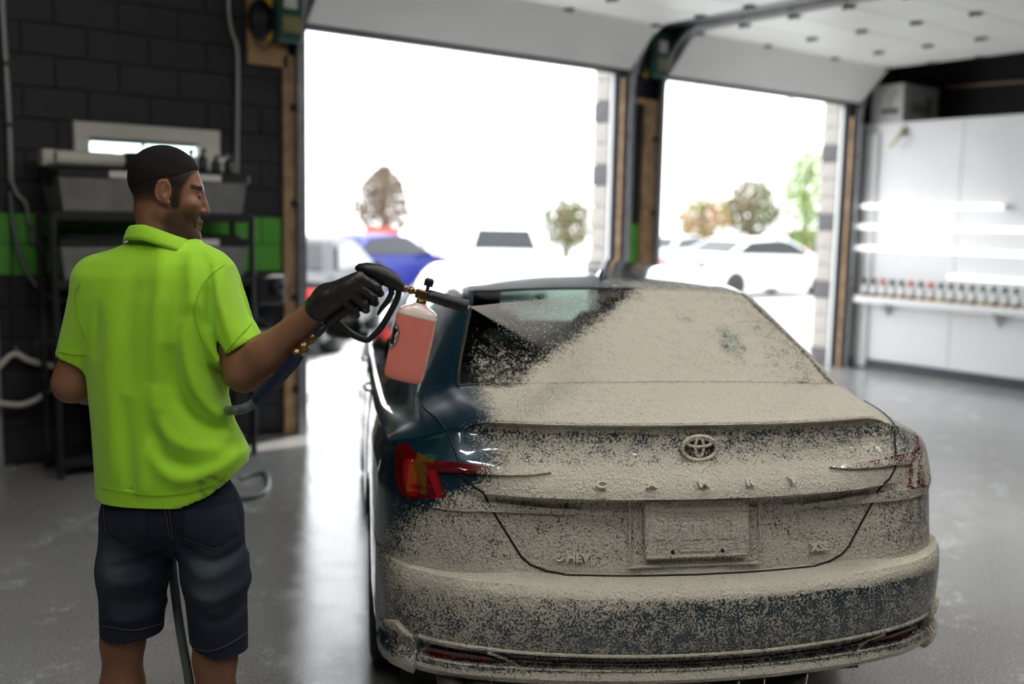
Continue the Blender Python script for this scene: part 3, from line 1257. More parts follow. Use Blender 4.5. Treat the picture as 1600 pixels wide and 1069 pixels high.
LAMP = [(.866, 1.000), (.835, .990), (.80, .978), (.765, .966), (.681, .966), (.605, .959), (.5, .953), (.43, .950), (.5, .942), (.605, .941), (.686, .942), (.742, .938),
        (.734, .914), (.717, .876), (.704, .861), (.72, .852), (.811, .848), (.84, .87), (.856, .913)]
GUIDE = [(.772, .940), (.752, .944), (.740, .92), (.722, .872), (.736, .864), (.755, .905)]
OUTER = [(.835, .955), (.815, .96), (.795, .92), (.79, .865), (.812, .862), (.83, .90)]
RIDGE = [(.80, .856), (.70, .868), (.60, .862), (.45, .850), (.345, .844), (.335, .838), (.36, .830), (.5, .832), (.65, .838), (.79, .842)]
REFL = [(.765, .434), (.68, .432), (.60, .426), (.575, .417), (.63, .408), (.75, .408), (.772, .42)]
for sx in (1, -1):
    sgn = lambda P: [(sx * a, b_) for a, b_ in (P if sx > 0 else P[::-1])]
    me = patch_xz(sgn(LAMP), off=.010, th=.01)
    lamp = car_part('tail_lamp', me, 'lens_dark', k=1.0 if sx < 0 else .62)
    lamp['label'] = 'clean glossy red tail lamp with a hooked outer end' if sx < 0 else 'red tail lamp mostly under foam'
    car_part('light_guide', patch_xz(sgn(GUIDE), off=.0125), 'lens', parent=lamp)
    car_part('light_guide', patch_xz(sgn(OUTER), off=.0125), 'lens', parent=lamp)
    car_part('trunk_ridge', patch_xz(sgn(RIDGE), off=.011), 'paint')
    r_ = car_part('reflector', patch_xz(sgn(REFL), off=.010), 'lens_dark', k=.35)
    r_['label'] = 'dark red reflector low in the bumper'


def tail_line(name, pts, rad=.0035, m='gap', off=.0005, parent=None, foam=False, dense=.02):
    P = []
    for (a, b_), (c, d) in zip(pts[:-1], pts[1:]):
        n = max(1, int(math.hypot(c - a, d - b_) / dense))
        for i in range(n):
            P.append((a + (c - a) * i / n, b_ + (d - b_) * i / n))
    P.append(pts[-1])
    q = MB()
    q.tube([tail(ux(a), b_, off)[0] for a, b_ in P], rad, 6)
    o = q.build(name, M[m], car)
    if foam:
        put_foam(o.data)
    return o


def edge_z(x, base, dz):
    return base + dz * (x / .9) ** 2


for (za, dz, rad, kk) in ((.4485, .028, .0055, 1.5), (.424, .022, .003, 1.2), (.411, .018, .003, 1.2), (.3955, .014, .0045, 1.3)):
    xs_ = np.linspace(-.79, .79, 60) if rad > .004 else np.linspace(-.54, .54, 44)
    q = MB()
    q.tube([tail(ux(x), edge_z(x, za, dz), .004)[0] for x in xs_], rad, 6)
    o = q.build('bumper_lip', M['paint'], car)
    put_foam(o.data, kk)
for sx in (1, -1):
    q = MB()
    q.tube([tail(ux(sx * x), z_, .006)[0] for x, z_ in ((.50, .398), (.53, .408), (.555, .424), (.60, .452))], .006, 6)
    o = q.build('bumper_lip', M['paint'], car)
    put_foam(o.data, 1.4)
WING = [(.795, .455), (.845, .50), (.885, .47), (.895, .42), (.885, .36), (.83, .345), (.80, .36)]
for sx in (1, -1):
    car_part('bumper_corner', patch_xz([(sx * a, b_) for a, b_ in (WING if sx > 0 else WING[::-1])], off=.016), 'paint', k=1.6)
SHUT = [(.735, 1.036), (.712, 1.005), (.690, .962), (.672, .93), (.642, .906), (.616, .895), (.58, .83), (.502, .706), (.475, .684), (.43, .668), (.38, .661)]
for sx in (1, -1):
    tail_line('shut_line', [(sx * a, b_) for a, b_ in SHUT])
tail_line('shut_line', [(-.38, .6605), (-.2, .659), (0, .6585), (.2, .659), (.38, .6605)], .003)
for sx in (1, -1):
    q = MB()
    cc = 5 * NS + 4
    q.tube([Vector((sx * p[0], p[1], p[2] + .0005)) for p in [G[r, cc] for r in range(len(ys)) if ys[r] < .5]], .003, 6)
    q.build('shut_line', M['gap'], car)
    q = MB()
    q.tube([Vector((sx * p[0], p[1], p[2])) for p in [G[r, 4 * NS] for r in range(len(ys)) if .505 < ys[r] < 1.1]], .0075, 8)
    o = q.build('window_trim', M['carblack'], car)
    put_foam(o.data, .7)
for yy in (.51, 1.09):
    r = int(np.argmin(np.abs(ys - yy)))
    q = MB()
    row = [G[r, c] for c in range(4 * NS + 1)]
    q.tube([Vector((-p[0], p[1], p[2])) for p in row[::-1]] + [Vector(p) for p in row[1:]], .005, 8)
    o = q.build('window_trim', M['carblack'], car)
    put_foam(o.data, .9)
# door gaps
for sx in (1, -1):
    for yy in (1.52, 2.22, 3.28):
        k = NCOL + int(np.argmin([abs(y - yy) for y in side_y]))
        q = MB()
        q.tube([Vector((sx * (p[0] + .0005), p[1], p[2])) for p in H[2:nrow - 3, k]], .003, 5)
        q.build('door_gap', M['gap'], car)
    for yy in (1.62, 2.60):
        k = NCOL + int(np.argmin([abs(y - yy) for y in side_y]))
        p = H[6, k]
        q = MB()
        q.tube(spline([(sx * p[0], yy - .1, p[2]), (sx * (p[0] + .018), yy - .07, p[2]), (sx * (p[0] + .022), yy, p[2]), (sx * (p[0] + .018), yy + .07, p[2]), (sx * p[0], yy + .1, p[2])], 4), .009, 8, squash=.7)
        q.build('door_handle', M['carblack'], car)

# plate
def frame_rect(q, w_, h_, t, d, Mx):
    for (c, s_) in (((0, 0, h_ / 2 - t / 2), (w_, d, t)), ((0, 0, -h_ / 2 + t / 2), (w_, d, t)), ((w_ / 2 - t / 2, 0, 0), (t, d, h_ - 2 * t)), ((-w_ / 2 + t / 2, 0, 0), (t, d, h_ - 2 * t))):
        q.box(c, s_, bev=.0025, M=Mx)


pm = Matrix.Translation((0, .004, .792)) @ Matrix.Rotation(-.16, 4, 'X')


def dense_box(name, w_, h_, d, Mx, nx=24, nz=12):
    V, F = [], []
    for sgn_, yy in ((0, -d / 2), (1, d / 2)):
        for i in range(nz + 1):
            for j in range(nx + 1):
                V.append(Mx @ Vector((-w_ / 2 + w_ * j / nx, yy, -h_ / 2 + h_ * i / nz)))
    n = (nx + 1) * (nz + 1)
    for i in range(nz):
        for j in range(nx):
            a = i * (nx + 1) + j
            F.append((a, a + 1, a + nx + 2, a + nx + 1))
            F.append((n + a, n + a + nx + 1, n + a + nx + 2, n + a + 1))
    for j in range(nx):
        F.append((j, n + j, n + j + 1, j + 1))
        a = nz * (nx + 1) + j
        F.append((a, a + 1, n + a + 1, n + a))
    for i in range(nz):
        a = i * (nx + 1)
        F.append((a, a + nx + 1, n + a + nx + 1, n + a))
        a += nx
        F.append((a, n + a, n + a + nx + 1, a + nx + 1))
    return mesh_np(name, V, F, False)


plate = car_part('license_plate', dense_box('license_plate', .305, .155, .010, pm), 'plate')
plate['label'] = 'foam-covered licence plate, characters hidden'
q = MB()
frame_rect(q, .312, .166, .009, .016, pm)
o = q.build('plate_frame', M['carblack'], plate)
put_foam(o.data, 1.0)
for xx in (-.075, .075):
    q = MB()
    q.lathe([(.006, 0), (.006, .004), (.003, .006)], pm @ Vector((xx, -.004, -.064)), (0, -1, 0), 10)
    q.build('plate_bolt', M['gap'], plate)
q = MB()
q.box((0, -.006, .055), (.20, .004, .012), bev=.0015, M=pm)
q.box((0, -.006, -.062), (.11, .004, .006), bev=.001, M=pm)
for i in range(7):
    q.box((-.115 + .038 * i, -.006, -.006), (.024, .004, .05), bev=.0015, M=pm)
o = q.build('plate_emboss', M['plate'], plate)
put_foam(o.data, 1.1)
# licence plate recess edges
q = MB()
frame_rect(q, .40, .205, .006, .010, Matrix.Translation((0, .014, .783)) @ Matrix.Rotation(-.16, 4, 'X'))
o = q.build('plate_recess_edge', M['paint'], car)
put_foam(o.data, 1.0)


# emblem: ring with two crossed inner ovals
def oval(a, b_, cx, cz, Mx, rad, n=40, sq=.8):
    q.tube([Mx @ Vector((cx + a * math.cos(2 * PI * k / n), 0, cz + b_ * math.sin(2 * PI * k / n))) for k in range(n)], rad, 8, closed=True)


ep, en = tail(.018, 1.008, .013)
em = Matrix.Translation(ep) @ Matrix.Rotation(-.10, 4, 'X')
q = MB()
q.prism([(.052 * math.cos(2 * PI * k / 40), .035 * math.sin(2 * PI * k / 40)) for k in range(40)], -.004, .006, em @ Matrix(((1, 0, 0, 0), (0, 0, 1, 0), (0, 1, 0, 0), (0, 0, 0, 1))))
em0 = q.build('emblem_shade_disc', M['emblem_shade'], car)  # dark disc added so the emblem's recesses look shadowed
put_foam(em0.data, .75)
q = MB()
em = em @ Matrix.Translation((0, -.007, 0))
oval(.052, .035, 0, 0, em, .0062)
oval(.036, .0125, 0, .0165, em, .0048)
oval(.0125, .0285, 0, .003, em, .0048)
o = q.build('emblem', M['chrome'], car)
put_foam(o.data, 1.2)
o['label'] = 'oval emblem of interlaced rings'


def letters(txt, x, z, size, sx=1.0, name='badge'):
    me = text_mesh(txt, size, .005, .0010)
    p, n = tail(ux(x), z, .0095)
    tx, _ = tail(ux(x + .02), z, .0095)
    t = (tx - p).normalized()
    upv = n.cross(t).normalized()
    if upv.z < 0:
        upv = -upv
    n2 = t.cross(upv)
    Mx = Matrix((t * sx, upv, n2)).transposed().to_4x4()
    Mx.translation = p
    me.transform(Mx)
    put_foam(me, 1.15)
    return link(name, me, M['chrome'], car)


for ch, x in zip('CAMRY', (-.29, -.145, .01, .152, .288)):
    letters(ch, x, .922, .030, 1.45, 'trunk_letter')
letters('HEV', -.343, .708, .033, 1.1)
letters('XSE', .392, .714, .033, 1.15)
bp_, bn_ = tail(ux(-.396), .708, .0095)
q = MB()
q.tube([bp_ + Vector((.0105 * math.cos(2 * PI * k / 20), 0, .0105 * math.sin(2 * PI * k / 20))) for k in range(20)], .0032, 8, closed=True)
o = q.build('badge', M['chrome'], car)
put_foam(o.data, .95)

# shark fin aerial
fin = []
FF = []
prof = [(.0, .0), (.03, .010), (.07, .028), (.12, .046), (.145, .050), (.158, .044), (.165, .0)]
V = []
for (dy, hh) in prof:
    ww = .020 * (1 - .35 * (dy / .165) ** 2) + .002
    for (sx_, kz) in ((-1, 0), (-.75, .45), (-.25, .95), (0, 1.0), (.25, .95), (.75, .45), (1, 0)):
        V.append((.012 + sx_ * ww, 1.40 - dy, 1.430 + hh * kz))
for i in range(len(prof) - 1):
    for j in range(6):
        a = i * 7 + j
        FF.append((a, a + 1, a + 8, a + 7))
car_part('shark_fin_aerial', mesh_np('fin', V, FF), 'paint')

# exhaust tips
for x in (-.702, -.617):
    q = MB()
    q.lathe([(.026, .02), (.031, .0), (.036, .003), (.037, .02), (.037, .20), (.026, .2), (.026, .02)], (x, -.055 + (abs(x) - .6) * .35, .318), (0, 1, 0), 24)
    q.build('exhaust_tip', M['tip'], car)
# foam strings falling from the lower lip
for (x, l, dx) in ((.02, .16, -.05), (.12, .20, -.06), (.20, .15, -.03), (.34, .12, -.05), (.50, .17, -.07), (-.15, .14, .02)):
    p, n = tail(ux(x), .362, .006)
    q = MB()
    q.tube(spline([p, p + Vector((dx * .2, -.005, -l * .35)), p + Vector((dx, -.01, -l))], 5), [.0022] * 10 + [.001], 5)
    o = q.build('foam_string', M['plate'], car)
    a = o.data.attributes.new('foam', 'FLOAT', 'POINT')
    a.data.foreach_set('value', np.ones(len(o.data.vertices), np.float32))

# underbody, wheel wells and cabin
q = MB()
q.box((0, 2.45, .235), (1.66, 4.2, .05))
q.box((0, 2.43, .42), (1.62, 2.05, .36))
q.box((0, .45, .36), (1.25, .55, .20))
q.box((0, 4.45, .42), (1.2, .5, .3))
q.build('underbody', M['gap'], car)
q = MB()
q.box((0, .80, 1.075), (1.22, .5, .03), bev=.01)
q.build('parcel_shelf', M['cabin'], car)
q = MB()
q.box((0, 1.16, .82), (1.30, .16, .56), bev=.05)
q.box((0, 1.45, .56), (1.30, .52, .18), bev=.05)
q.build('rear_seat', M['cabin'], car)
for x in (-.38, 0, .38):
    q = MB()
    q.box((x, 1.12, 1.17), (.24, .09, .16), bev=.035)
    q.build('headrest', M['cabin'], car)
for x in (-.38, .38):
    q = MB()
    q.box((x, 2.32, .88), (.50, .14, .66), bev=.05)
    q.box((x, 2.60, .56), (.50, .5, .16), bev=.05)
    fs = q.build('front_seat', M['cabin'], car)
    q = MB()
    q.box((x, 2.28, 1.28), (.26, .09, .17), bev=.035)
    q.build('headrest', M['cabin'], fs)
q = MB()
q.box((0, 3.50, .88), (1.45, .36, .20), bev=.06)
q.build('dashboard', M['cabin'], car)
q = MB()
q.tube([(-.38 + .18 * math.cos(2 * PI * k / 24), 3.22 + .06 * math.sin(2 * PI * k / 24), .93 + .17 * math.sin(2 * PI * k / 24)) for k in range(24)], .014, 8, closed=True)
q.build('steering_wheel', M['cabin'], car)

# door mirrors
for sx in (-1, 1):
    q = MB()
    pr = []
    for t in np.linspace(0, 1, 9):
        pr.append((sx * (.925 + .21 * t), 3.24 - .02 * math.sin(PI * t), 1.035 + .02 * t))
    q.tube(pr, [.03, .07, .088, .094, .094, .092, .088, .075, .04], 14, squash=.95)
    o = q.build('door_mirror', M['carblack'], car)
    put_foam(o.data, .15)
    q3 = MB()
    q3.tube([(sx * .885, 3.27, .965), (sx * .96, 3.26, .985), (sx * 1.0, 3.25, 1.0)], [.03, .026, .03], 10)
    q3.build('mirror_foot', M['cabin'], o)
    q2 = MB()
    q2.box((sx * 1.035, 3.158, 1.045), (.17, .01, .12), bev=.004)
    q2.build('mirror_glass', M['cabin'], o)

# wheels
for (x, y) in ((-.80, 1.02), (.80, 1.02), (-.80, 3.845), (.80, 3.845)):
    s_ = 1 if x > 0 else -1
    wh = empty('wheel', (x, y, .335))
    wh.parent = car
    q = MB()
    q.lathe([(.235, -.105), (.30, -.115), (.325, -.10), (.334, -.06), (.335, 0), (.334, .06), (.325, .10), (.30, .115), (.235, .105), (.225, 0), (.235, -.105)], (0, 0, 0), (1, 0, 0), 40)
    q.build('tyre', M['tyre'], wh)
    q = MB()
    q.lathe([(.225, -.10), (.24, -.10), (.24, .10), (.225, .10), (.22, 0), (.225, -.10)], (0, 0, 0), (1, 0, 0), 36)
    for k in range(10):
        a = 2 * PI * k / 10
        T = Matrix.Rotation(a, 4, 'X')
        q.box((s_ * .075, 0, .13), (.025, .036, .2), bev=.006, M=T)
    q.lathe([(.0, .06), (.05, .06), (.055, .095), (.0, .10)], (0, 0, 0), (s_, 0, 0), 18)
    q.build('rim', M['alloy'], wh)
    q = MB()
    q.lathe([(.02, .0), (.15, .0), (.15, .012), (.02, .012)], (s_ * .02, 0, 0), (s_, 0, 0), 24)
    q.build('brake_disc', M['steel'], wh)
# ------------------------------------------------------------------ implicit surfaces for the figure
class Field:
    def __init__(s, xs, ys_, zs):
        s.ax = [np.asarray(a, np.float32) for a in (xs, ys_, zs)]
        s.f = np.full([len(a) for a in s.ax], .25, np.float32)

    def sub(s, lo, hi):
        sl = []
        for a, l, h in zip(s.ax, lo, hi):
            i0 = max(0, int(np.searchsorted(a, l)) - 1)
            i1 = min(len(a), int(np.searchsorted(a, h)) + 1)
            sl.append(slice(i0, max(i1, i0)))
        sl = tuple(sl)
        X = s.ax[0][sl[0]][:, None, None]
        Y = s.ax[1][sl[1]][None, :, None]
        Z = s.ax[2][sl[2]][None, None, :]
        return sl, X, Y, Z

    def apply(s, sl, d, k, op='u'):
        f = s.f[sl]
        if op == 'u':
            if k > 0:
                h = np.clip(.5 + .5 * (f - d) / k, 0, 1)
                s.f[sl] = f * (1 - h) + d * h - k * h * (1 - h)
            else:
                s.f[sl] = np.minimum(f, d)
        elif op == 's':
            d = -d
            h = np.clip(.5 - .5 * (f - d) / max(k, 1e-5), 0, 1)
            s.f[sl] = f * (1 - h) + d * h + k * h * (1 - h)

    def cone(s, a, b_, r1, r2, k=.02, op='u', cut=None):
        a, b_ = np.array(a, np.float32), np.array(b_, np.float32)
        m = max(r1, r2) + k + .03
        sl, X, Y, Z = s.sub(np.minimum(a, b_) - m, np.maximum(a, b_) + m)
        d = b_ - a
        L2 = float(d @ d) + 1e-12
        t = np.clip(((X - a[0]) * d[0] + (Y - a[1]) * d[1] + (Z - a[2]) * d[2]) / L2, 0, 1)
        q = np.sqrt((X - a[0] - d[0] * t) ** 2 + (Y - a[1] - d[1] * t) ** 2 + (Z - a[2] - d[2] * t) ** 2) - (r1 + (r2 - r1) * t)
        if cut is not None:
            p0, n0 = cut
            q = np.maximum(q, (X - p0[0]) * n0[0] + (Y - p0[1]) * n0[1] + (Z - p0[2]) * n0[2])
        s.apply(sl, q, k, op)
        return s

    def chain(s, pts, rr, k=.02, op='u'):
        for i in range(len(pts) - 1):
            s.cone(pts[i], pts[i + 1], rr[i], rr[i + 1], k, op)
        return s

    def ell(s, c, r, Rm=None, k=.02, op='u'):
        """ellipsoid; Rm: 3x3 whose columns are its axes"""
        c = np.array(c, np.float32)
        m = max(r) + k + .03
        sl, X, Y, Z = s.sub(c - m, c + m)
        dx, dy, dz = X - c[0], Y - c[1], Z - c[2]
        if Rm is None:
            u, v, w_ = dx / r[0], dy / r[1], dz / r[2]
        else:
            Rm = np.asarray(Rm, np.float32)
            u = (dx * Rm[0, 0] + dy * Rm[1, 0] + dz * Rm[2, 0]) / r[0]
            v = (dx * Rm[0, 1] + dy * Rm[1, 1] + dz * Rm[2, 1]) / r[1]
            w_ = (dx * Rm[0, 2] + dy * Rm[1, 2] + dz * Rm[2, 2]) / r[2]
        n0 = np.sqrt(u * u + v * v + w_ * w_) + 1e-6
        n1 = np.sqrt((u / r[0]) ** 2 + (v / r[1]) ** 2 + (w_ / r[2]) ** 2) + 1e-6
        s.apply(sl, n0 * (n0 - 1) / n1, k, op)
        return s

    def mesh(s, name, extra=None):
        f = s.f
        ax = s.ax
        sg = f < 0
        c = np.zeros([n - 1 for n in f.shape], np.int8)
        for i in (0, 1):
            for j in (0, 1):
                for k in (0, 1):
                    c += sg[i:f.shape[0] - 1 + i, j:f.shape[1] - 1 + j, k:f.shape[2] - 1 + k]
        act = np.argwhere((c > 0) & (c < 8))
        n = len(act)
        vid = np.full(c.shape, -1, np.int32)
        vid[act[:, 0], act[:, 1], act[:, 2]] = np.arange(n)
        acc = np.zeros((n, 3))
        cnt = np.zeros(n)
        cor = [(i, j, k) for i in (0, 1) for j in (0, 1) for k in (0, 1)]
        val = {q: f[act[:, 0] + q[0], act[:, 1] + q[1], act[:, 2] + q[2]].astype(float) for q in cor}
        pos = {q: np.stack([ax[d][act[:, d] + q[d]] for d in range(3)], 1).astype(float) for q in cor}
        for q in cor:
            for d in range(3):
                if q[d] == 0:
                    q2 = list(q)
                    q2[d] = 1
                    q2 = tuple(q2)
                    a, b_ = val[q], val[q2]
                    m = (a < 0) != (b_ < 0)
                    t = np.where(m, a / np.where(m, a - b_, 1), 0)[:, None]
                    p = pos[q] * (1 - t) + pos[q2] * t
                    acc[m] += p[m]
                    cnt[m] += 1
        V = acc / cnt[:, None]
        faces = []
        for d in range(3):
            o1, o2 = (d + 1) % 3, (d + 2) % 3
            sh = list(f.shape)
            A = [slice(None)] * 3
            B = [slice(None)] * 3
            A[d] = slice(0, sh[d] - 1)
            B[d] = slice(1, sh[d])
            fa, fb = sg[tuple(A)], sg[tuple(B)]
            e = np.argwhere(fa != fb)
            e = e[(e[:, o1] > 0) & (e[:, o2] > 0) & (e[:, o1] < sh[o1] - 1) & (e[:, o2] < sh[o2] - 1)]
            q = []
            for (u, v) in ((-1, -1), (0, -1), (0, 0), (-1, 0)):
                g = e.copy()
                g[:, o1] += u
                g[:, o2] += v
                q.append(vid[g[:, 0], g[:, 1], g[:, 2]])
            q = np.stack(q, 1)
            fl = ~fa[e[:, 0], e[:, 1], e[:, 2]]
            q[fl] = q[fl][:, ::-1]
            faces.append(q)
        F = np.concatenate(faces)
        F = F[(F >= 0).all(1)]
        me = bpy.data.meshes.new(name)
        me.vertices.add(n)
        me.vertices.foreach_set('co', V.astype(np.float32).ravel())
        me.loops.add(len(F) * 4)
        me.loops.foreach_set('vertex_index', F.astype(np.int32).ravel())
        me.polygons.add(len(F))
        me.polygons.foreach_set('loop_start', np.arange(0, len(F) * 4, 4, dtype=np.int32))
        me.polygons.foreach_set('use_smooth', np.ones(len(F), bool))
        me.update(calc_edges=True)
        me.validate()
        return me


def axis(lo, hi, step, fine=None, fstep=None):
    out = []
    x = lo
    while x < hi:
        out.append(x)
        x += fstep if (fine and fine[0] <= x < fine[1]) else step
    return out


def vattr(me, name, vals):
    a = me.attributes.new(name, 'FLOAT', 'POINT')
    a.data.foreach_set('value', np.asarray(vals, np.float32))


def vco(me):
    p = np.empty(len(me.vertices) * 3)
    me.vertices.foreach_get('co', p)
    return p.reshape(-1, 3)


# ------------------------------------------------------------------ the washer: frame and joints (x right, y away, z up)
MD = 2.65
_mo = LV(262, 600, MD)
MO = np.array([_mo[0], _mo[1], 0])


def mp(px, py, dd=0.0):
    return LV(px, py, MD + dd) - MO


man = empty('person', l2w((MO[0], MO[1], 0)), -PSI, 'person in a lime green polo and denim shorts spraying foam on the car', 'person')


def skin_material():
    m, nt, b = _nt('brown_skin')
    L = nt.links.new
    at = nt.nodes.new('ShaderNodeAttribute')
    at.attribute_name = 'stubble'
    tc = nt.nodes.new('ShaderNodeTexCoord')
    n = nt.nodes.new('ShaderNodeTexNoise')
    n.inputs['Scale'].default_value = 14
    L(tc.outputs['Object'], n.inputs['Vector'])
    mx0 = nt.nodes.new('ShaderNodeMix')
    mx0.data_type = 'RGBA'
    mx0.inputs['A'].default_value = (.27, .132, .075, 1)
    mx0.inputs['B'].default_value = (.21, .097, .053, 1)
    L(n.outputs['Fac'], mx0.inputs['Factor'])
    mx = nt.nodes.new('ShaderNodeMix')
    mx.data_type = 'RGBA'
    mx.inputs['B'].default_value = (.010, .008, .007, 1)
    L(mx0.outputs['Result'], mx.inputs['A'])
    L(at.outputs['Fac'], mx.inputs['Factor'])
    L(mx.outputs['Result'], b.inputs['Base Color'])
    b.inputs['Roughness'].default_value = .5
    b.inputs['Subsurface Weight'].default_value = .06
    b.inputs['Specular IOR Level'].default_value = .3
    b.inputs['Subsurface Radius'].default_value = (.01, .004, .002)
    n2 = nt.nodes.new('ShaderNodeTexNoise')
    n2.inputs['Scale'].default_value = 260
    L(tc.outputs['Object'], n2.inputs['Vector'])
    bp = nt.nodes.new('ShaderNodeBump')
    bp.inputs['Strength'].default_value = .18
    bp.inputs['Distance'].default_value = .003
    L(n2.outputs['Fac'], bp.inputs['Height'])
    L(bp.outputs['Normal'], b.inputs['Normal'])
    return m


def cloth_material(name, col, col2, attr, rough=.75, weave=900, bumpk=.25, sheen=.2):
    m, nt, b = _nt(name)
    L = nt.links.new
    tc = nt.nodes.new('ShaderNodeTexCoord')
    at = nt.nodes.new('ShaderNodeAttribute')
    at.attribute_name = attr
    mx = nt.nodes.new('ShaderNodeMix')
    mx.data_type = 'RGBA'
    mx.inputs['A'].default_value = C4(col)
    mx.inputs['B'].default_value = C4(col2)
    L(at.outputs['Fac'], mx.inputs['Factor'])
    L(mx.outputs['Result'], b.inputs['Base Color'])
    b.inputs['Roughness'].default_value = rough
    b.inputs['Sheen Weight'].default_value = sheen
    n2 = nt.nodes.new('ShaderNodeTexNoise')
    n2.inputs['Scale'].default_value = weave
    L(tc.outputs['Object'], n2.inputs['Vector'])
    n3 = nt.nodes.new('ShaderNodeTexNoise')
    n3.inputs['Scale'].default_value = 22
    n3.inputs['Detail'].default_value = 3
    L(tc.outputs['Object'], n3.inputs['Vector'])
    ad = nt.nodes.new('ShaderNodeMath')
    ad.operation = 'MULTIPLY_ADD'
    ad.inputs[1].default_value = .35
    L(n2.outputs['Fac'], ad.inputs[0])
    L(n3.outputs['Fac'], ad.inputs[2])
    bp = nt.nodes.new('ShaderNodeBump')
    bp.inputs['Strength'].default_value = bumpk
    bp.inputs['Distance'].default_value = .006
    L(ad.outputs[0], bp.inputs['Height'])
    L(bp.outputs['Normal'], b.inputs['Normal'])
    return m


M['skin'] = skin_material()
M['shirt'] = cloth_material('lime_polo_knit', (.325, .66, .012), (.05, .07, .02), 'stain', .8, 700, .22, .25)
M['denim'] = cloth_material('dark_denim', (.0030, .0085, .025), (.055, .080, .082), 'fade', .9, 800, .5, .0)
M['hair'] = mat('black_short_hair', (.012, .0095, .0085), .8, bump=1.0, bscale=260, spec=.22)
M['shirtseam'] = mat('lime_seam', (.26, .53, .010), .8)
M['stitch'] = mat('tan_stitching', (.07, .052, .034), .8)
M['shoe'] = mat('dark_shoe', (.03, .03, .032), .6)

SHL, SHR = mp(150, 440, .0), mp(330, 438, .02)
ELR, WRR = mp(381, 582, -.03), mp(507, 474, -.09)
ELL, WRL = mp(112, 600, -.005), mp(200, 612, .25)
HIPL, HIPR = mp(213, 800, .0), mp(325, 800, .0)
KNL, KNR = mp(192, 1000, .0), mp(336, 1030, .0)
ANL = np.array([KNL[0] - .02, .05, .09])
ANR = np.array([KNR[0] + .0, .05, .09])
HC0 = mp(261, 303, .0)


def Rz(a):
    return np.array([[math.cos(a), -math.sin(a), 0], [math.sin(a), math.cos(a), 0], [0, 0, 1]])


def Rx(a):
    return np.array([[1, 0, 0], [0, math.cos(a), -math.sin(a)], [0, math.sin(a), math.cos(a)]])


HR = Rz(math.radians(-72)) @ Rx(math.radians(-9))


def hd(x, y, z):
    return HC0 + HR @ np.array([x, y, z])


F_ = Field(axis(-.36, .50, .0075, (HC0[0] - .14, HC0[0] + .15), .0034), axis(-.22, .48, .0075, (-.15, .14), .0034), axis(-.02, 1.90, .0075, (1.50, 1.88), .0034))
# trunk and legs
NB = mp(262, 395, .0)
CH = mp(255, 520, .0)
PV = mp(268, 790, .0)
F_.cone(PV + np.array([-.03, .015, 0]), CH + np.array([-.03, .015, 0]), .085, .095, .05).cone(PV + np.array([.03, .015, 0]), CH + np.array([.03, .015, 0]), .085, .095, .05).cone(CH + np.array([0, .01, 0]), NB + np.array([0, 0, -.06]), .095, .06, .05)
F_.cone(NB + np.array([0, 0, -.05]), SHL, .06, .055, .04).cone(NB + np.array([0, 0, -.05]), SHR, .06, .055, .04)
F_.cone(SHR, ELR, .050, .046, .03).cone(SHL, ELL, .055, .045, .03)
q1 = ELR + (WRR - ELR) * .28
F_.chain([ELR, q1 + np.array([0, 0, -.003]), WRR], [.046, .047, .029], .03)
q1 = ELL + (WRL - ELL) * .3
F_.chain([ELL, q1, WRL], [.043, .044, .028], .03)
for hp, kn, an in ((HIPL, KNL, ANL), (HIPR, KNR, ANR)):
    F_.cone(hp, kn, .068, .054, .03)
    cf = kn * .68 + an * .32 + np.array([0, -.012, 0])
    F_.chain([kn, cf, an], [.052, .054, .036], .03)
    F_.chain([an, an + np.array([.01, -.04, -.05]), an + np.array([0, .14, -.06])], [.034, .03, .026], .03)
# left hand, relaxed, out of sight in front of the body
for i, (ox, oz, ln) in enumerate(((.0, .03, .085), (.0, .01, .095), (.0, -.01, .09), (.0, -.03, .075))):
    m1 = WRL + np.array([.05, .06, oz])
    F_.cone(WRL + np.array([.015, .02, oz * .5]), m1, .018, .012, .012)
    F_.chain([m1, m1 + np.array([.03, .015, -.01]), m1 + np.array([.045, .0, -.02]), m1 + np.array([.04, -.015, -.026])], [.0095, .009, .0085, .008], .003)
F_.chain([WRL + np.array([.01, .02, .02]), WRL + np.array([.02, .05, .055]), WRL + np.array([.05, .06, .065])], [.014, .012, .009], .01)
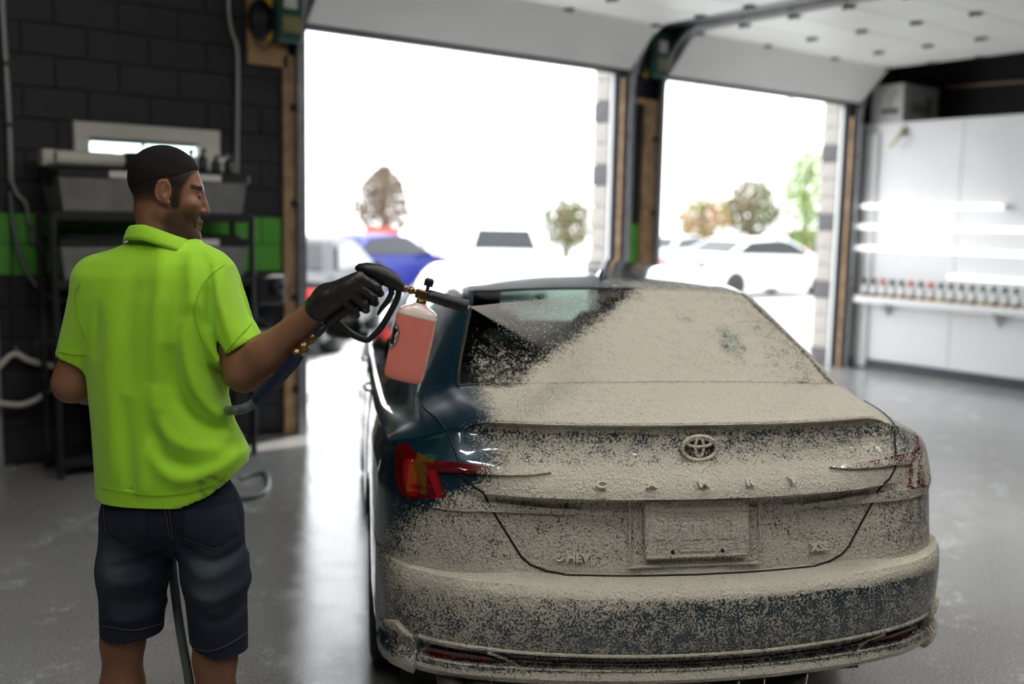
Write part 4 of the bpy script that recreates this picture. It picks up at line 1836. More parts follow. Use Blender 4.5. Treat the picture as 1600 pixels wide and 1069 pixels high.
# neck and head (head frame: x right ear, y face, z up)
F_.cone(NB + np.array([-.005, .0, -.02]), hd(0, -.028, -.055), .064, .056, .03)
F_.ell(hd(0, -.012, .033), (.077, .100, .092), HR, .02)
F_.ell(hd(0, .042, -.028), (.060, .060, .085), HR, .03)
F_.cone(hd(.045, .0, -.062), hd(.012, .075, -.104), .026, .018, .02).cone(hd(-.045, .0, -.062), hd(-.012, .075, -.104), .026, .018, .02)
F_.ell(hd(0, .086, -.106), (.022, .018, .018), HR, .015)
F_.cone(hd(-.036, .080, .026), hd(.036, .080, .026), .015, .015, .014)
F_.chain([hd(0, .092, .018), hd(0, .103, -.012), hd(0, .113, -.034)], [.009, .0105, .012], .008)
for s_ in (-1, 1):
    F_.ell(hd(s_ * .014, .101, -.038), (.009, .012, .009), HR, .006)
    F_.ell(hd(s_ * .034, .103, .006), (.019, .013, .012), HR, .012, 's')
    F_.ell(hd(s_ * .033, .083, .004), (.0135, .0125, .0115), HR, .003)
    F_.ell(hd(s_ * .045, .068, -.022), (.022, .022, .018), HR, .02)
    # ear: shell with helix rim and hollow
    er = HR @ Rz(s_ * -.35) @ Rx(-.15)
    F_.ell(hd(s_ * .080, -.008, -.004), (.0085, .019, .032), er, .006)
    rim = [hd(s_ * (.083 + .004 * math.cos(t)), -.008 + .019 * math.cos(t) - .002, .0 + .029 * math.sin(t)) for t in np.linspace(-1.2, 4.2, 12)]
    F_.chain(rim, [.0042] * 12, .002)
    F_.ell(hd(s_ * .092, -.002, .004), (.009, .009, .017), er, .004, 's')
    F_.ell(hd(s_ * .084, .006, -.03), (.006, .008, .009), er, .006)
F_.chain([hd(-.021, .087, -.071), hd(0, .100, -.068), hd(.021, .087, -.071)], [.006, .008, .006], .006)
F_.chain([hd(-.018, .086, -.081), hd(0, .097, -.082), hd(.018, .086, -.081)], [.006, .0085, .006], .006)
F_.cone(hd(-.02, .100, -.0762), hd(.02, .100, -.0762), .0025, .0025, .003, 's')
me = F_.mesh('body')
P_ = (vco(me) - HC0) @ HR            # back in head frame
x, y, z = P_[:, 0], P_[:, 1], P_[:, 2]
hl = -.006 - .40 * np.clip(.0 - y, 0, .2)         # fade line falls towards the nape
fade = smooth01(-.05, .035, z - hl) * smooth01(.008, -.008, y - np.interp(z, [0, .03, .06, .09], [.034, .046, .060, .085])) * .97
fade = np.maximum(fade, .93 * smooth01(.0, .05, z - np.where(y > .03, .068, .03)) * smooth01(.088, .074, y))
beard = .72 * smooth01(-.028, -.06, z + .35 * np.clip(.03 - y, 0, .1)) * smooth01(-.012, .02, y) * smooth01(-.150, -.11, z)
side = .88 * np.exp(-((y - .026) / .015) ** 4) * smooth01(-.075, -.03, z) * smooth01(.08, .04, z)
brow = np.where((np.abs(z - .027) < .006) & (y > .06) & (np.abs(x) > .012), .9, 0)
lash = np.where((np.abs(z - .001) < .0035) & (y > .075) & (np.abs(np.abs(x) - .033) < .015), .9, 0)
st = np.maximum.reduce([fade, beard, side, brow, lash])
st = np.where((np.abs(x) > .0765) & (((y + .008) / .026) ** 2 + ((z + .002) / .040) ** 2 < 1), 0, st)                                     # ears stay bare
st = np.where((z > -.19) & (np.sqrt(x * x + y * y) < .2), st, 0)
lips = (np.abs(z + .076) < .013) & (y > .088) & (np.abs(x) < .02)
st = np.where(lips, .25, st)
vattr(me, 'stubble', st)
HS = .89


def head_scale(me):
    v = vco(me)
    k = 1 - (1 - HS) * smooth01(1.56, 1.64, v[:, 2])
    v = HC0 + np.array([0, 0, .004]) + (v - HC0) * k[:, None] - np.array([0, 0, .004]) * (k[:, None] > .99)
    me.vertices.foreach_set('co', v.astype(np.float32).ravel())
    me.update()


head_scale(me)
body = link('body', me, M['skin'], man)

# hair: a thin cap over the skull
Fh = Field(axis(HC0[0] - .14, HC0[0] + .14, .0036), axis(-.14, .14, .0036), axis(HC0[2] - .06, HC0[2] + .15, .0036))
Fh.ell(hd(0, -.012, .0365), (.0785, .1010, .0965), HR, 0)
PX_, PY_, PZ_ = np.meshgrid(*Fh.ax, indexing='ij')
Q = (np.stack([PX_, PY_, PZ_], -1) - HC0) @ HR
hy, hz = Q[..., 1], Q[..., 2]
line = np.where(hy > .055, .072 + (hy - .055) * .2, np.where(hy > .0, .040 + hy * .55, .040 + hy * .48))
Fh.f = np.maximum(Fh.f, (line - hz) * .8 + .0008 * np.sin(Q[..., 0] * 900) * np.sin(hy * 800))
Fh.f = np.maximum(Fh.f, hy - np.interp(hz, [0, .03, .06, .09], [.034, .046, .060, .085]))
me = Fh.mesh('hair')
head_scale(me)
link('hair', me, M['hair'], man)

from mathutils.bvhtree import BVHTree


def on_back(tree, px, py, off=.002):
    a = Vector(mp(px, py, -.4))
    b_ = Vector(mp(px, py, .2))
    h = tree.ray_cast(a, (b_ - a).normalized())
    return (h[0] + h[1] * off) if h[0] is not None else None


def seam(name, pts, parent, tree, rad=.0014, m='stitch'):
    P3 = [on_back(tree, *q) for q in spline(pts, 6)]
    P3 = [q for q in P3 if q is not None]
    if len(P3) > 2:
        b = MB()
        b.tube(P3, rad, 5)
        b.build(name, M[m], parent)


# ------------------------------------------------------------------ shirt
edges = [(378, 205, 312), (392, 178, 338), (410, 150, 354), (432, 133, 364), (470, 127, 370), (520, 131, 366), (570, 137, 354), (620, 142, 352), (660, 146, 362), (700, 149, 383),
         (740, 152, 384), (800, 154, 380)]
sec_z, sec_c, sec_r, sec_y = [], [], [], []
for (py, xl, xr) in edges:
    a, b_ = mp(xl, py), mp(xr, py)
    sec_z.append((a[2] + b_[2]) / 2)
    sec_c.append((a[0] + b_[0]) / 2)
    sec_r.append((b_[0] - a[0]) / 2)
sec_y = [.055, .085, .105, .118, .128, .130, .128, .128, .130, .135, .138, .138]
Fs = Field(axis(-.36, .30, .0055), axis(-.24, .26, .0055), axis(.92, 1.66, .0055))
X, Y, Z = [a.reshape(sh) for a, sh in zip(Fs.ax, ((-1, 1, 1), (1, -1, 1), (1, 1, -1)))]
zz = Fs.ax[2]
o_ = np.argsort(sec_z)
sz = np.array(sec_z)[o_]
cx = np.interp(zz, sz, np.array(sec_c)[o_])[None, None, :]
rx = np.interp(zz, sz, np.array(sec_r)[o_])[None, None, :]
ry = np.interp(zz, sz, np.array(sec_y)[o_])[None, None, :]
cy = .012


def torso_d(dx):
    u, v = (X - cx) / (rx - dx), (Y - cy) / (ry - dx)
    n0 = (np.abs(u) ** 2.4 + np.abs(v) ** 2.4) ** (1 / 2.4)
    return ((n0 - 1) * np.minimum(rx, ry)).astype(np.float32)


D = torso_d(0)
D = np.maximum(D, Z - (mp(250, 372)[2]))
Fs.f = D
hemx = [mp(px, py)[0] for px, py in ((150, 770), (200, 779), (250, 783), (300, 777), (340, 763), (370, 741), (395, 712))]
hemz = [mp(px, py)[2] for px, py in ((150, 770), (200, 779), (250, 783), (300, 777), (340, 763), (370, 741), (395, 712))]
SL_L, SL_R = mp(121, 563, -.0), mp(371, 546, -.02)
nL = (SL_L - SHL) / np.linalg.norm(SL_L - SHL)
nR = mp(405, 590) - mp(381, 552)
nR = nR / np.linalg.norm(nR)
Fs.cone(SHL + np.array([.012, .0, -.005]), SL_L + nL * .05, .066, .057, .035, cut=(SL_L, nL))
Fs.cone(SHR + np.array([-.012, 0, -.005]), SL_R + nR * .05, .072, .066, .035, cut=(SL_R, nR))
Fs.cone(NB + np.array([-.012, -.008, -.05]), NB + np.array([-.018, -.006, -.008]), .086, .070, .03)
Fs.cone(NB + np.array([0, 0, -.035]), SHL + np.array([.01, 0, .004]), .066, .060, .03)
Fs.cone(NB + np.array([0, 0, -.035]), SHR + np.array([-.01, 0, .004]), .066, .062, .03)


# folds: ridges (+) and valleys (-) along lines on the back, given by where they run
def fold(pts, amp, wid, dy=-.12):
    P3 = [mp(a, b_, dy) for a, b_ in pts]
    P3 = spline(P3, 5)
    lo = np.min(P3, 0) - wid * 3
    hi = np.max(P3, 0) + wid * 3
    lo[1] -= .1
    hi[1] += .1
    sl, x_, y_, z_ = Fs.sub(lo, hi)
    best = None
    for i in range(len(P3) - 1):
        a, b_ = P3[i], P3[i + 1]
        d = (b_ - a)[[0, 2]]
        L2 = d @ d + 1e-9
        t = np.clip(((x_ - a[0]) * d[0] + (z_ - a[2]) * d[1]) / L2, 0, 1)
        q = (x_ - a[0] - d[0] * t) ** 2 + (z_ - a[2] - d[1] * t) ** 2
        s0 = (i + t) / (len(P3) - 1)
        if best is None:
            best, sb = q, s0
        else:
            sb = np.where(q < best, s0, sb)
            best = np.minimum(best, q)
    env = np.sqrt(np.clip(np.sin(np.clip(sb, 0, 1) * PI), 0, 1))
    g = np.exp(-best / (2 * wid * wid)) * amp * 2.2 * env * np.where(y_ < .03, 1, 0)
    Fs.f[sl] = Fs.f[sl] - g.astype(np.float32)


fold([(243, 372), (246, 430), (243, 520), (240, 600)], .005, .012)
fold([(222, 375), (205, 430), (200, 520), (205, 620)], -.004, .016)
fold([(270, 380), (272, 450), (268, 540), (262, 640)], -.0045, .013)
fold([(288, 392), (296, 460), (300, 520), (318, 590)], .005, .010)
fold([(300, 480), (306, 540), (325, 600), (352, 650)], -.007, .010)
fold([(285, 500), (290, 570), (312, 630), (350, 668)], .007, .011)
fold([(262, 540), (268, 610), (295, 660), (345, 690)], -.007, .012)
fold([(240, 600), (248, 660), (285, 695), (340, 708)], .006, .013)
fold([(245, 640), (243, 690), (262, 720), (310, 735)], -.0065, .013)
fold([(225, 690), (270, 745), (330, 740), (375, 715)], .006, .014)
fold([(330, 590), (338, 620), (352, 640)], -.008, .008)
fold([(338, 575), (350, 610), (358, 632)], .007, .007)
fold([(175, 480), (168, 580), (172, 680), (180, 760)], .004, .018)
fold([(195, 620), (198, 690), (205, 770)], -.004, .013)
fold([(222, 700), (222, 740), (225, 778)], .004, .011)
fold([(150, 470), (146, 520), (142, 565)], -.003, .010)
fold([(300, 395), (312, 420), (318, 460), (316, 520)], -.005, .008)
fold([(330, 420), (338, 460), (348, 500), (362, 545)], .005, .008, -.09)
fold([(350, 420), (362, 460), (374, 500), (385, 530)], -.005, .007, -.08)
fold([(318, 450), (322, 500), (335, 545), (350, 570)], -.006, .008, -.09)
fold([(352, 655), (366, 685), (384, 712)], -.006, .007)
# openings
hz_ = np.interp(Fs.ax[0], hemx, hemz)[:, None, None]
Fs.f = np.maximum(Fs.f, (hz_ - Z).astype(np.float32))
inner = np.maximum(torso_d(.007), Z - hz_ - .06)
Fs.f = np.maximum(Fs.f, -inner.astype(np.float32))
Fs.cone(SL_L - nL * .03, SL_L + nL * .06, .050, .050, .0, 's')
Fs.cone(SL_R - nR * .012, SL_R + nR * .06, .052, .054, .0, 's')
Fs.cone(NB + np.array([-.005, .01, -.02]), NB + np.array([0, .0, .12]), .062, .075, .004, 's')
me = Fs.mesh('shirt')
p = vco(me)
s1 = mp(355, 750)
rs = np.random.default_rng(3)
sm_ = np.zeros(len(p))
for _ in range(26):
    c = mp(rs.uniform(330, 378), rs.uniform(725, 768))
    sm_ = np.maximum(sm_, rs.uniform(.3, .8) * np.exp(-(((p[:, 0] - c[0]) / rs.uniform(.003, .010)) ** 2 + ((p[:, 2] - c[2]) / rs.uniform(.003, .009)) ** 2)))
vattr(me, 'stain', np.where(p[:, 1] < .03, sm_, 0))
shirt = link('polo_shirt', me, M['shirt'], man)
sm = shirt.modifiers.new('relax', 'SMOOTH')
sm.factor = .5
sm.iterations = 3

bts = BVHTree.FromPolygons([v.co[:] for v in me.vertices], [tuple(q.vertices) for q in me.polygons])
for pts in ([(350, 414), (330, 430), (314, 448), (303, 485), (314, 527), (335, 558)], [(126, 442), (118, 465), (124, 500), (137, 530)], [(392, 508), (372, 528), (348, 556)], [(90, 549), (112, 553), (136, 555)],
            [(160, 762), (205, 770), (250, 774), (300, 768), (340, 753)]):
    seam('seam', pts, shirt, bts, .0010, 'shirtseam')

# collar: folded band round the neck, lower towards the face side
cc = mp(252, 367, .005)
rings = []
for (dr, dz) in ((-.004, -.014), (-.002, .012), (.002, .0185), (.008, .017), (.015, .006), (.021, -.010), (.0245, -.021), (.021, -.022), (.014, -.006), (.006, .006)):
    row = []
    for k in range(48):
        a = 2 * PI * k / 48
        rx_, ry_ = .069 + dr, .068 + dr
        x_, y_ = rx_ * math.cos(a), ry_ * math.sin(a)
        row.append(cc + np.array([x_, y_, dz - .30 * (x_ + .02) * (1 if x_ > -.02 else .25) - .10 * y_ + .0015 * math.sin(3 * a)]))
    rings.append(row)
V = [p for r in rings for p in r]
Fc = [(i * 48 + k, i * 48 + (k + 1) % 48, (i + 1) * 48 + (k + 1) % 48, (i + 1) * 48 + k) for i in range(len(rings) - 1) for k in range(48)]
me = mesh_np('collar', V, Fc)
vattr(me, 'stain', np.zeros(len(V)))
link('collar', me, M['shirt'], shirt)

# ------------------------------------------------------------------ shorts
Fj = Field(axis(-.24, .26, .0055), axis(-.20, .20, .0055), axis(.50, 1.10, .0055))
X, Y, Z = [a.reshape(sh) for a, sh in zip(Fj.ax, ((-1, 1, 1), (1, -1, 1), (1, 1, -1)))]
HL_, HR_ = mp(206, 988), mp(343, 1012)


def leg(top, mid, hem, r1, r2, r3, cutn):
    Fj.cone(top, mid, r1, r2, .03)
    Fj.cone(mid, hem + (hem - mid) * .2, r2, r3, .03, cut=(hem, cutn))


Fj.ell(mp(269, 790, .0), (.176, .118, .135), None, .0)
leg(mp(212, 815, .0), mp(208, 890, .0), HL_, .092, .090, .080, np.array([.06, 0, -1.0]))
leg(mp(327, 815, .0), mp(336, 895, .0), HR_, .090, .084, .074, np.array([-.28, 0, -.96]))
Fj.f = np.maximum(Fj.f, (Z - mp(262, 738)[2]).astype(np.float32))


def jfold(pts, amp, wid):
    global Fs
    keep = Fs
    Fs = Fj
    fold(pts, amp, wid, -.09)
    Fs = keep


jfold([(270, 800), (262, 850), (220, 878), (165, 890)], -.005, .008)
jfold([(275, 800), (285, 850), (330, 880), (380, 862)], -.006, .009)
jfold([(280, 870), (320, 900), (380, 885)], .005, .012)
jfold([(160, 930), (205, 945), (255, 925)], -.005, .010)
jfold([(165, 905), (210, 912), (255, 895)], .004, .011)
jfold([(295, 960), (340, 975), (385, 950)], -.005, .010)
jfold([(290, 930), (335, 940), (385, 922)], .005, .012)
jfold([(160, 965), (205, 972), (250, 960)], .004, .009)
Fj.cone(HL_ + np.array([0, 0, .03]), HL_ + np.array([0, 0, -.05]), .070, .070, .0, 's')
Fj.cone(HR_ + np.array([0, 0, .03]), HR_ + np.array([0, 0, -.05]), .064, .064, .0, 's')
me = Fj.mesh('shorts')
p = vco(me)
fd = np.zeros(len(p))
for (px, py, sx_, sy_, am) in ((190, 868, 30, 45, .75), (340, 885, 32, 50, .85), (205, 920, 34, 22, .3), (345, 935, 34, 20, .35), (200, 900, 20, 60, .3)):
    c = mp(px, py)
    fd = np.maximum(fd, am * np.exp(-(((p[:, 0] - c[0]) / (sx_ * .00165)) ** 2 + ((p[:, 2] - c[2]) / (sy_ * .00165)) ** 2)))
vattr(me, 'fade', np.where(p[:, 1] < .02, fd, .15))
shorts = link('denim_shorts', me, M['denim'], man)
sm = shorts.modifiers.new('relax', 'SMOOTH')
sm.factor = .5
sm.iterations = 2
bt = BVHTree.FromPolygons([v.co[:] for v in me.vertices], [tuple(q.vertices) for q in me.polygons])


def pocket(pts, lab):
    b = MB()
    cxp = np.mean(pts, 0)
    V, F = [], []
    n = 10
    edge = []
    for i in range(len(pts)):
        a, b2 = np.array(pts[i], float), np.array(pts[(i + 1) % len(pts)], float)
        for t in np.linspace(0, 1, n, endpoint=False):
            edge.append(a + (b2 - a) * t)
    lay = 6
    ok = []
    for k in range(lay + 1):
        for e in edge:
            q = cxp + (e - cxp) * (k / lay)
            h = on_back(bt, q[0], q[1], .0028)
            ok.append(h if h is not None else Vector(mp(q[0], q[1], -.11)))
    m_ = len(edge)
    base = [on_back(bt, e[0], e[1], -.003) or Vector(mp(e[0], e[1], -.10)) for e in edge]
    ok += base
    for k in range(lay + 1):
        for i in range(m_):
            j = (i + 1) % m_
            F.append((k * m_ + i, k * m_ + j, (k + 1) * m_ + j, (k + 1) * m_ + i))
    me2 = mesh_np('back_pocket', ok, F)
    vattr(me2, 'fade', np.full(len(ok), .06))
    o = link('back_pocket', me2, M['denim'], shorts)
    seam('pocket_stitching', list(pts) + [pts[0]], o, BVHTree.FromPolygons([v.co[:] for v in me2.vertices], [tuple(q.vertices) for q in me2.polygons]), .0011)
    return o


pocket([(163, 786), (228, 789), (229, 843), (200, 853), (166, 832)], '')
pocket([(284, 786), (362, 770), (374, 828), (334, 858), (290, 842)], '')
seam('seam', [(258, 783), (259, 800), (263, 825), (267, 845)], shorts, bt)
seam('seam', [(264, 783), (265, 800), (268, 825), (270, 842)], shorts, bt)
seam('hem_stitching', [(160, 978), (185, 982), (215, 984), (252, 974)], shorts, bt)
seam('hem_stitching', [(302, 1013), (330, 1017), (360, 1005), (386, 988)], shorts, bt)
# shoes
for an in (ANL, ANR):
    b = MB()
    pr = [(an[0], an[1] - .06, .045), (an[0], an[1], .06), (an[0], an[1] + .08, .055), (an[0], an[1] + .15, .045), (an[0], an[1] + .20, .035)]
    b.tube(pr, [.035, .05, .047, .045, .03], 12, squash=.95)
    sh = b.build('shoe', M['shoe'], man)
    b = MB()
    b.prism([(-.035, -.09), (.035, -.09), (.04, .0), (.048, .12), (.03, .22), (-.03, .22), (-.048, .12), (-.04, 0)], .0, .028, Matrix.Translation((an[0], an[1], 0)))
    b.build('sole', M['rubber'], sh)

# ------------------------------------------------------------------ glove on the gun hand
GD = 2.56


def gp(px, py, dd=0.0):
    return LV(px, py, GD + dd) - MO


Fg = Field(axis(gp(490, 470)[0] - .02, gp(600, 470)[0] + .03, .0026), axis(gp(550, 470)[1] - .09, gp(550, 470)[1] + .09, .0026), axis(gp(550, 500)[2] - .03, gp(550, 412)[2] + .02, .0026))
Fg.cone(gp(498, 481, 0), gp(512, 468, 0), .036, .031, .01)
MC = [gp(561, 434, -.030), gp(553, 443, -.033), gp(543, 453, -.031), gp(533, 463, -.026)]
PI_ = [gp(589, 449, -.022), gp(583, 464, -.022), gp(571, 477, -.020), gp(555, 487, -.016)]
DI = [gp(594, 458, .006), gp(586, 473, .008), gp(572, 484, .010), gp(557, 492, .010)]
TI = [gp(584, 459, .026), gp(573, 470, .028), gp(560, 480, .027), gp(547, 487, .024)]
for i in range(4):
    Fg.cone(gp(512, 467, -.006), MC[i], .027, .0155, .022)
    Fg.cone(gp(518, 462, .012), MC[i] + np.array([0, .02, -.004]), .022, .013, .02)
for i in range(4):
    rr = [.0135, .0115, .0102, .0088]
    Fg.chain([MC[i], PI_[i], DI[i], TI[i]], [r_ * (.98 if i else 1.0) * (.9 if i == 3 else 1) for r_ in rr], .0035)
Fg.chain([gp(520, 462, .020), gp(542, 441, .034), gp(562, 432, .036), gp(576, 436, .034)], [.017, .014, .0115, .009], .008)
me = Fg.mesh('glove')
glove = link('glove', me, M['glove'], man)
glove['label'] = 'black nitrile glove on the gripping hand'
b = MB()
ax_ = Vector(gp(498, 481)) - Vector(gp(512, 468))
b.lathe([(.0345, 0), (.0365, .004), (.0365, .010), (.0345, .013)], Vector(gp(500, 479)), ax_, 24)
b.build('cuff_roll', M['glove'], glove)
# ------------------------------------------------------------------ foam gun in the hand
_go = LV(658, 466, GD)
GO = np.array([_go[0], _go[1], _go[2]])


def gg(px, py, dd=0.0):
    return Vector(LV(px, py, GD + dd) - GO)


def liquid_material():
    m, nt, b = _nt('pink_soap_in_clear_plastic')
    b.inputs['Base Color'].default_value = (1.0, .31, .26, 1)
    b.inputs['Roughness'].default_value = .25
    b.inputs['Transmission Weight'].default_value = .0
    b.inputs['Subsurface Weight'].default_value = 1.0
    b.inputs['Subsurface Radius'].default_value = (.16, .06, .05)
    b.inputs['Coat Weight'].default_value = .6
    return m


def clear_material():
    m, nt, b = _nt('milky_clear_plastic')
    b.inputs['Base Color'].default_value = (.85, .72, .66, 1)
    b.inputs['Roughness'].default_value = .3
    b.inputs['Subsurface Weight'].default_value = .5
    b.inputs['Subsurface Radius'].default_value = (.05, .03, .03)
    b.inputs['Coat Weight'].default_value = .5
    return m


M['soap'] = liquid_material()
M['milky'] = clear_material()
gun = empty('foam_gun', l2w(GO), -PSI, 'black foam gun with a pink soap bottle held in the gloved hand', 'spray gun')


def lofted(name, pts, ra, rb, m, parent=gun, n=18):
    """tube along pts in the gun plane with separate in-plane (ra) and depth (rb) radii"""
    P = [Vector(p) for p in pts]
    V, F = [], []
    for i, p_ in enumerate(P):
        t = (P[min(i + 1, len(P) - 1)] - P[max(i - 1, 0)]).normalized()
        u = Vector((0, 1, 0)).cross(t).normalized()
        for k in range(n):
            a = 2 * PI * k / n
            V.append(p_ + u * ra[i] * math.cos(a) + Vector((0, 1, 0)) * rb[i] * math.sin(a))
    for i in range(len(P) - 1):
        for k in range(n):
            k2 = (k + 1) % n
            F.append((i * n + k, i * n + k2, (i + 1) * n + k2, (i + 1) * n + k))
    F.append(tuple(range(n))[::-1])
    F.append(tuple((len(P) - 1) * n + k for k in range(n)))
    me_ = mesh_np(name, V, F)
    me_.set_sharp_from_angle(angle=math.radians(45))
    return link(name, me_, M[m] if isinstance(m, str) else m, parent)


# body: teardrop housing from the rear over the hand to the outlet
lofted('gun_body', [gg(555, 419), gg(560, 419), gg(572, 420), gg(588, 425), (gg(604, 433)), gg(618, 442), gg(626, 448), gg(631, 451)],
       [.004, .011, .016, .021, .023, .020, .014, .010], [.005, .013, .018, .021, .022, .019, .014, .011], 'black')
# handle down through the hand
lofted('handle', [gg(592, 437), gg(578, 446), gg(560, 464), gg(540, 482), gg(524, 494), gg(518, 499)], [.018, .018, .016, .0155, .016, .013], [.014, .0145, .014, .0135, .014, .012], 'black')
# trigger and its guard loop
b = MB()
gl = spline([gg(624, 449), gg(621, 466), gg(611, 486), gg(596, 511), gg(580, 528), gg(571, 531), gg(553, 524), gg(537, 512), gg(522, 498)], 6)
b.tube(gl, .0048, 10, squash=1.7)
b.build('trigger_guard', M['black'], gun)
lofted('trigger', [gg(610, 446), gg(612, 458), gg(606, 470), gg(596, 482), gg(590, 492)], [.006, .008, .007, .006, .003], [.007, .008, .008, .007, .005], 'black')
# brass outlet, block, knob, neck, lance
b = MB()
dv = (gg(668, 462) - gg(630, 450)).normalized()
p0 = gg(630, 450)
pr = [(.008, 0), (.010, .001), (.010, .010), (.0075, .011), (.0075, .016), (.0095, .017), (.0095, .026), (.007, .027), (.007, .036), (.0105, .037), (.0105, .046), (.008, .048)]
b.lathe(pr, p0, dv, 12)
b.build('brass_coupling', M['brass'], gun)
b = MB()
T = Matrix.Translation(gg(662, 461)) @ Matrix.Rotation(math.radians(17), 4, 'Y')
b.box((0, 0, 0), (.040, .026, .024), bev=.003, M=T)
b.build('brass_block', M['brass'], gun)
up = Vector((math.sin(math.radians(15)), 0, math.cos(math.radians(15))))
b = MB()
b.lathe([(.0045, 0), (.0045, .022)], gg(667, 455), up, 12)
b.build('knob_stem', M['darksteel'], gun)
b = MB()
pts = []
for k in range(24):
    r_ = .0118 if k % 2 else .0102
    pts.append((r_ * math.cos(2 * PI * k / 24), r_ * math.sin(2 * PI * k / 24)))
T = Matrix.Translation(gg(669, 446)) @ up.to_track_quat('Z', 'Y').to_matrix().to_4x4()
b.prism(pts, -.002, .014, T)
b.lathe([(.0102, 0), (.008, .004)], gg(669, 446) + up * .014, up, 14)
b.build('adjuster_knob', M['black'], gun)
ld = (gg(733, 480) - gg(668, 461)).normalized()
b = MB()
b.lathe([(.011, 0), (.0145, .003), (.0155, .02), (.0155, .045), (.0165, .05), (.0165, .054), (.0155, .058), (.0165, .085), (.0175, .105), (.0165, .108), (.012, .108), (.010, .098)], gg(667, 461), ld, 22)
b.build('lance', M['black'], gun)
b = MB()
b.lathe([(.006, 0), (.007, .004), (.0055, .012), (.002, .013)], gg(667, 461) + ld * .098, ld, 14)
b.build('nozzle', M['white'], gun)
# bottle hanging below: flattened, sloped shoulders, straight sides
dn = (gg(628, 598) - gg(657, 474)).normalized()
b = MB()
b.lathe([(.010, 0), (.013, .001), (.013, .012), (.010, .013), (.010, .018)], gg(659, 468), dn, 16)
b.build('bottle_neck', M['brass'], gun)


def bottle_mesh(h0, h1, prof, name, m, parent, k=1.0):
    """flattened lathe along the bottle axis between heights h0..h1"""
    side_ = Vector((0, 1, 0)).cross(dn).normalized()
    org = gg(657, 474)
    V, F = [], []
    n = 36
    hs = [h for h in np.linspace(h0, h1, 26)]
    for h in hs:
        w_ = float(np.interp(h, [q[0] for q in prof], [q[1] for q in prof])) * k
        d_ = float(np.interp(h, [q[0] for q in prof], [q[2] for q in prof])) * k
        for i in range(n):
            a = 2 * PI * i / n
            ca, sa = math.cos(a), math.sin(a)
            e = .62
            V.append(org + dn * h + side_ * w_ * abs(ca) ** e * (1 if ca > 0 else -1) + Vector((0, 1, 0)) * d_ * abs(sa) ** e * (1 if sa > 0 else -1))
    for i in range(len(hs) - 1):
        for j in range(n):
            j2 = (j + 1) % n
            F.append((i * n + j, i * n + j2, (i + 1) * n + j2, (i + 1) * n + j))
    F.append(tuple(range(n))[::-1])
    F.append(tuple((len(hs) - 1) * n + j for j in range(n)))
    me_ = mesh_np(name, V, F)
    me_.set_sharp_from_angle(angle=math.radians(60))
    return link(name, me_, M[m], parent)


BP = [(.0, .014, .014), (.006, .022, .020), (.012, .036, .027), (.020, .047, .031), (.030, .0500, .034), (.045, .0515, .035), (.16, .0515, .035), (.185, .0505, .034), (.196, .047, .031), (.200, .042, .027)]
bot = bottle_mesh(.0, .034, BP, 'bottle_top', 'milky', gun)
bottle_mesh(.033, .200, BP, 'soap_bottle', 'soap', gun)
# round badge on the left side of the bottle
side_ = Vector((0, 1, 0)).cross(dn).normalized()
if side_.x > 0:
    side_ = -side_
org = gg(657, 474)


def bott_surf(h, ang):
    """ang measured from the camera side towards the left edge"""
    w_ = float(np.interp(h, [q[0] for q in BP], [q[1] for q in BP]))
    d_ = float(np.interp(h, [q[0] for q in BP], [q[2] for q in BP]))
    ca, sa = math.sin(ang), math.cos(ang)
    e = .62
    return org + dn * h + side_ * (w_ + .0006) * abs(ca) ** e * (1 if ca > 0 else -1) + Vector((0, -1, 0)) * (d_ + .0006) * abs(sa) ** e * (1 if sa > 0 else -1)


def badge(r0, r1, m, a0=0, a1=2 * PI, lift=0.0, name='badge'):
    V, F = [], []
    n = 28
    for i in range(n + 1):
        t = a0 + (a1 - a0) * i / n
        for r_ in (r0, r1):
            p_ = bott_surf(.092 + r_ * math.sin(t), 1.0 + r_ * math.cos(t) * 17)
            V.append(p_ + (p_ - (org + dn * .09)).normalized() * lift)
    for i in range(n):
        F.append((2 * i, 2 * i + 1, 2 * i + 3, 2 * i + 2))
    o = link(name, mesh_np(name, V, F), M[m], gun)
    return o


M['badgeblack'] = mat('badge_black', (.012, .012, .012), .4)
bdg = badge(.0005, .034, 'badgeblack', lift=.0006)
bdg['label'] = 'round black badge with pale segments'
badge(.0295, .0315, 'label', lift=.0012, name='badge_ring')
badge(.012, .018, 'label', -.9, .9, .0012, 'badge_mark')
for k in range(8):
    badge(.022, .027, 'label', k * PI / 4 + .1, k * PI / 4 + .5, .0012, 'badge_mark')

# hose: swivel, couplings, navy sleeve, then the hose round the washer's front and down between the legs
hose = empty('pressure_hose', l2w(GO), -PSI, 'grey green pressure hose with a navy sleeve running from the gun to the floor', 'hose')
hd_ = (gg(455, 562) - gg(520, 497)).normalized()
b = MB()
b.lathe([(.010, 0), (.0115, .002), (.0115, .018), (.008, .019), (.008, .03), (.0105, .031), (.0105, .058), (.009, .06), (.009, .066)], gg(521, 496), hd_, 12)
b.build('steel_swivel', M['darksteel'], hose)
b = MB()
b.lathe([(.009, 0), (.010, .001), (.010, .022), (.008, .023), (.008, .032), (.0155, .034), (.0155, .046), (.011, .048), (.011, .056), (.0165, .058), (.0165, .072), (.010, .074), (.010, .082)], gg(521, 496) + hd_ * .066, hd_, 12)
b.build('brass_coupling', M['brass'], hose)
b = MB()
sl_ = [gg(466, 552), gg(458, 566), gg(442, 584), gg(422, 607), gg(400, 628)]
b.tube(spline(sl_, 5), .0165, 14)
b.build('navy_sleeve', M['navy'], hose)
b = MB()
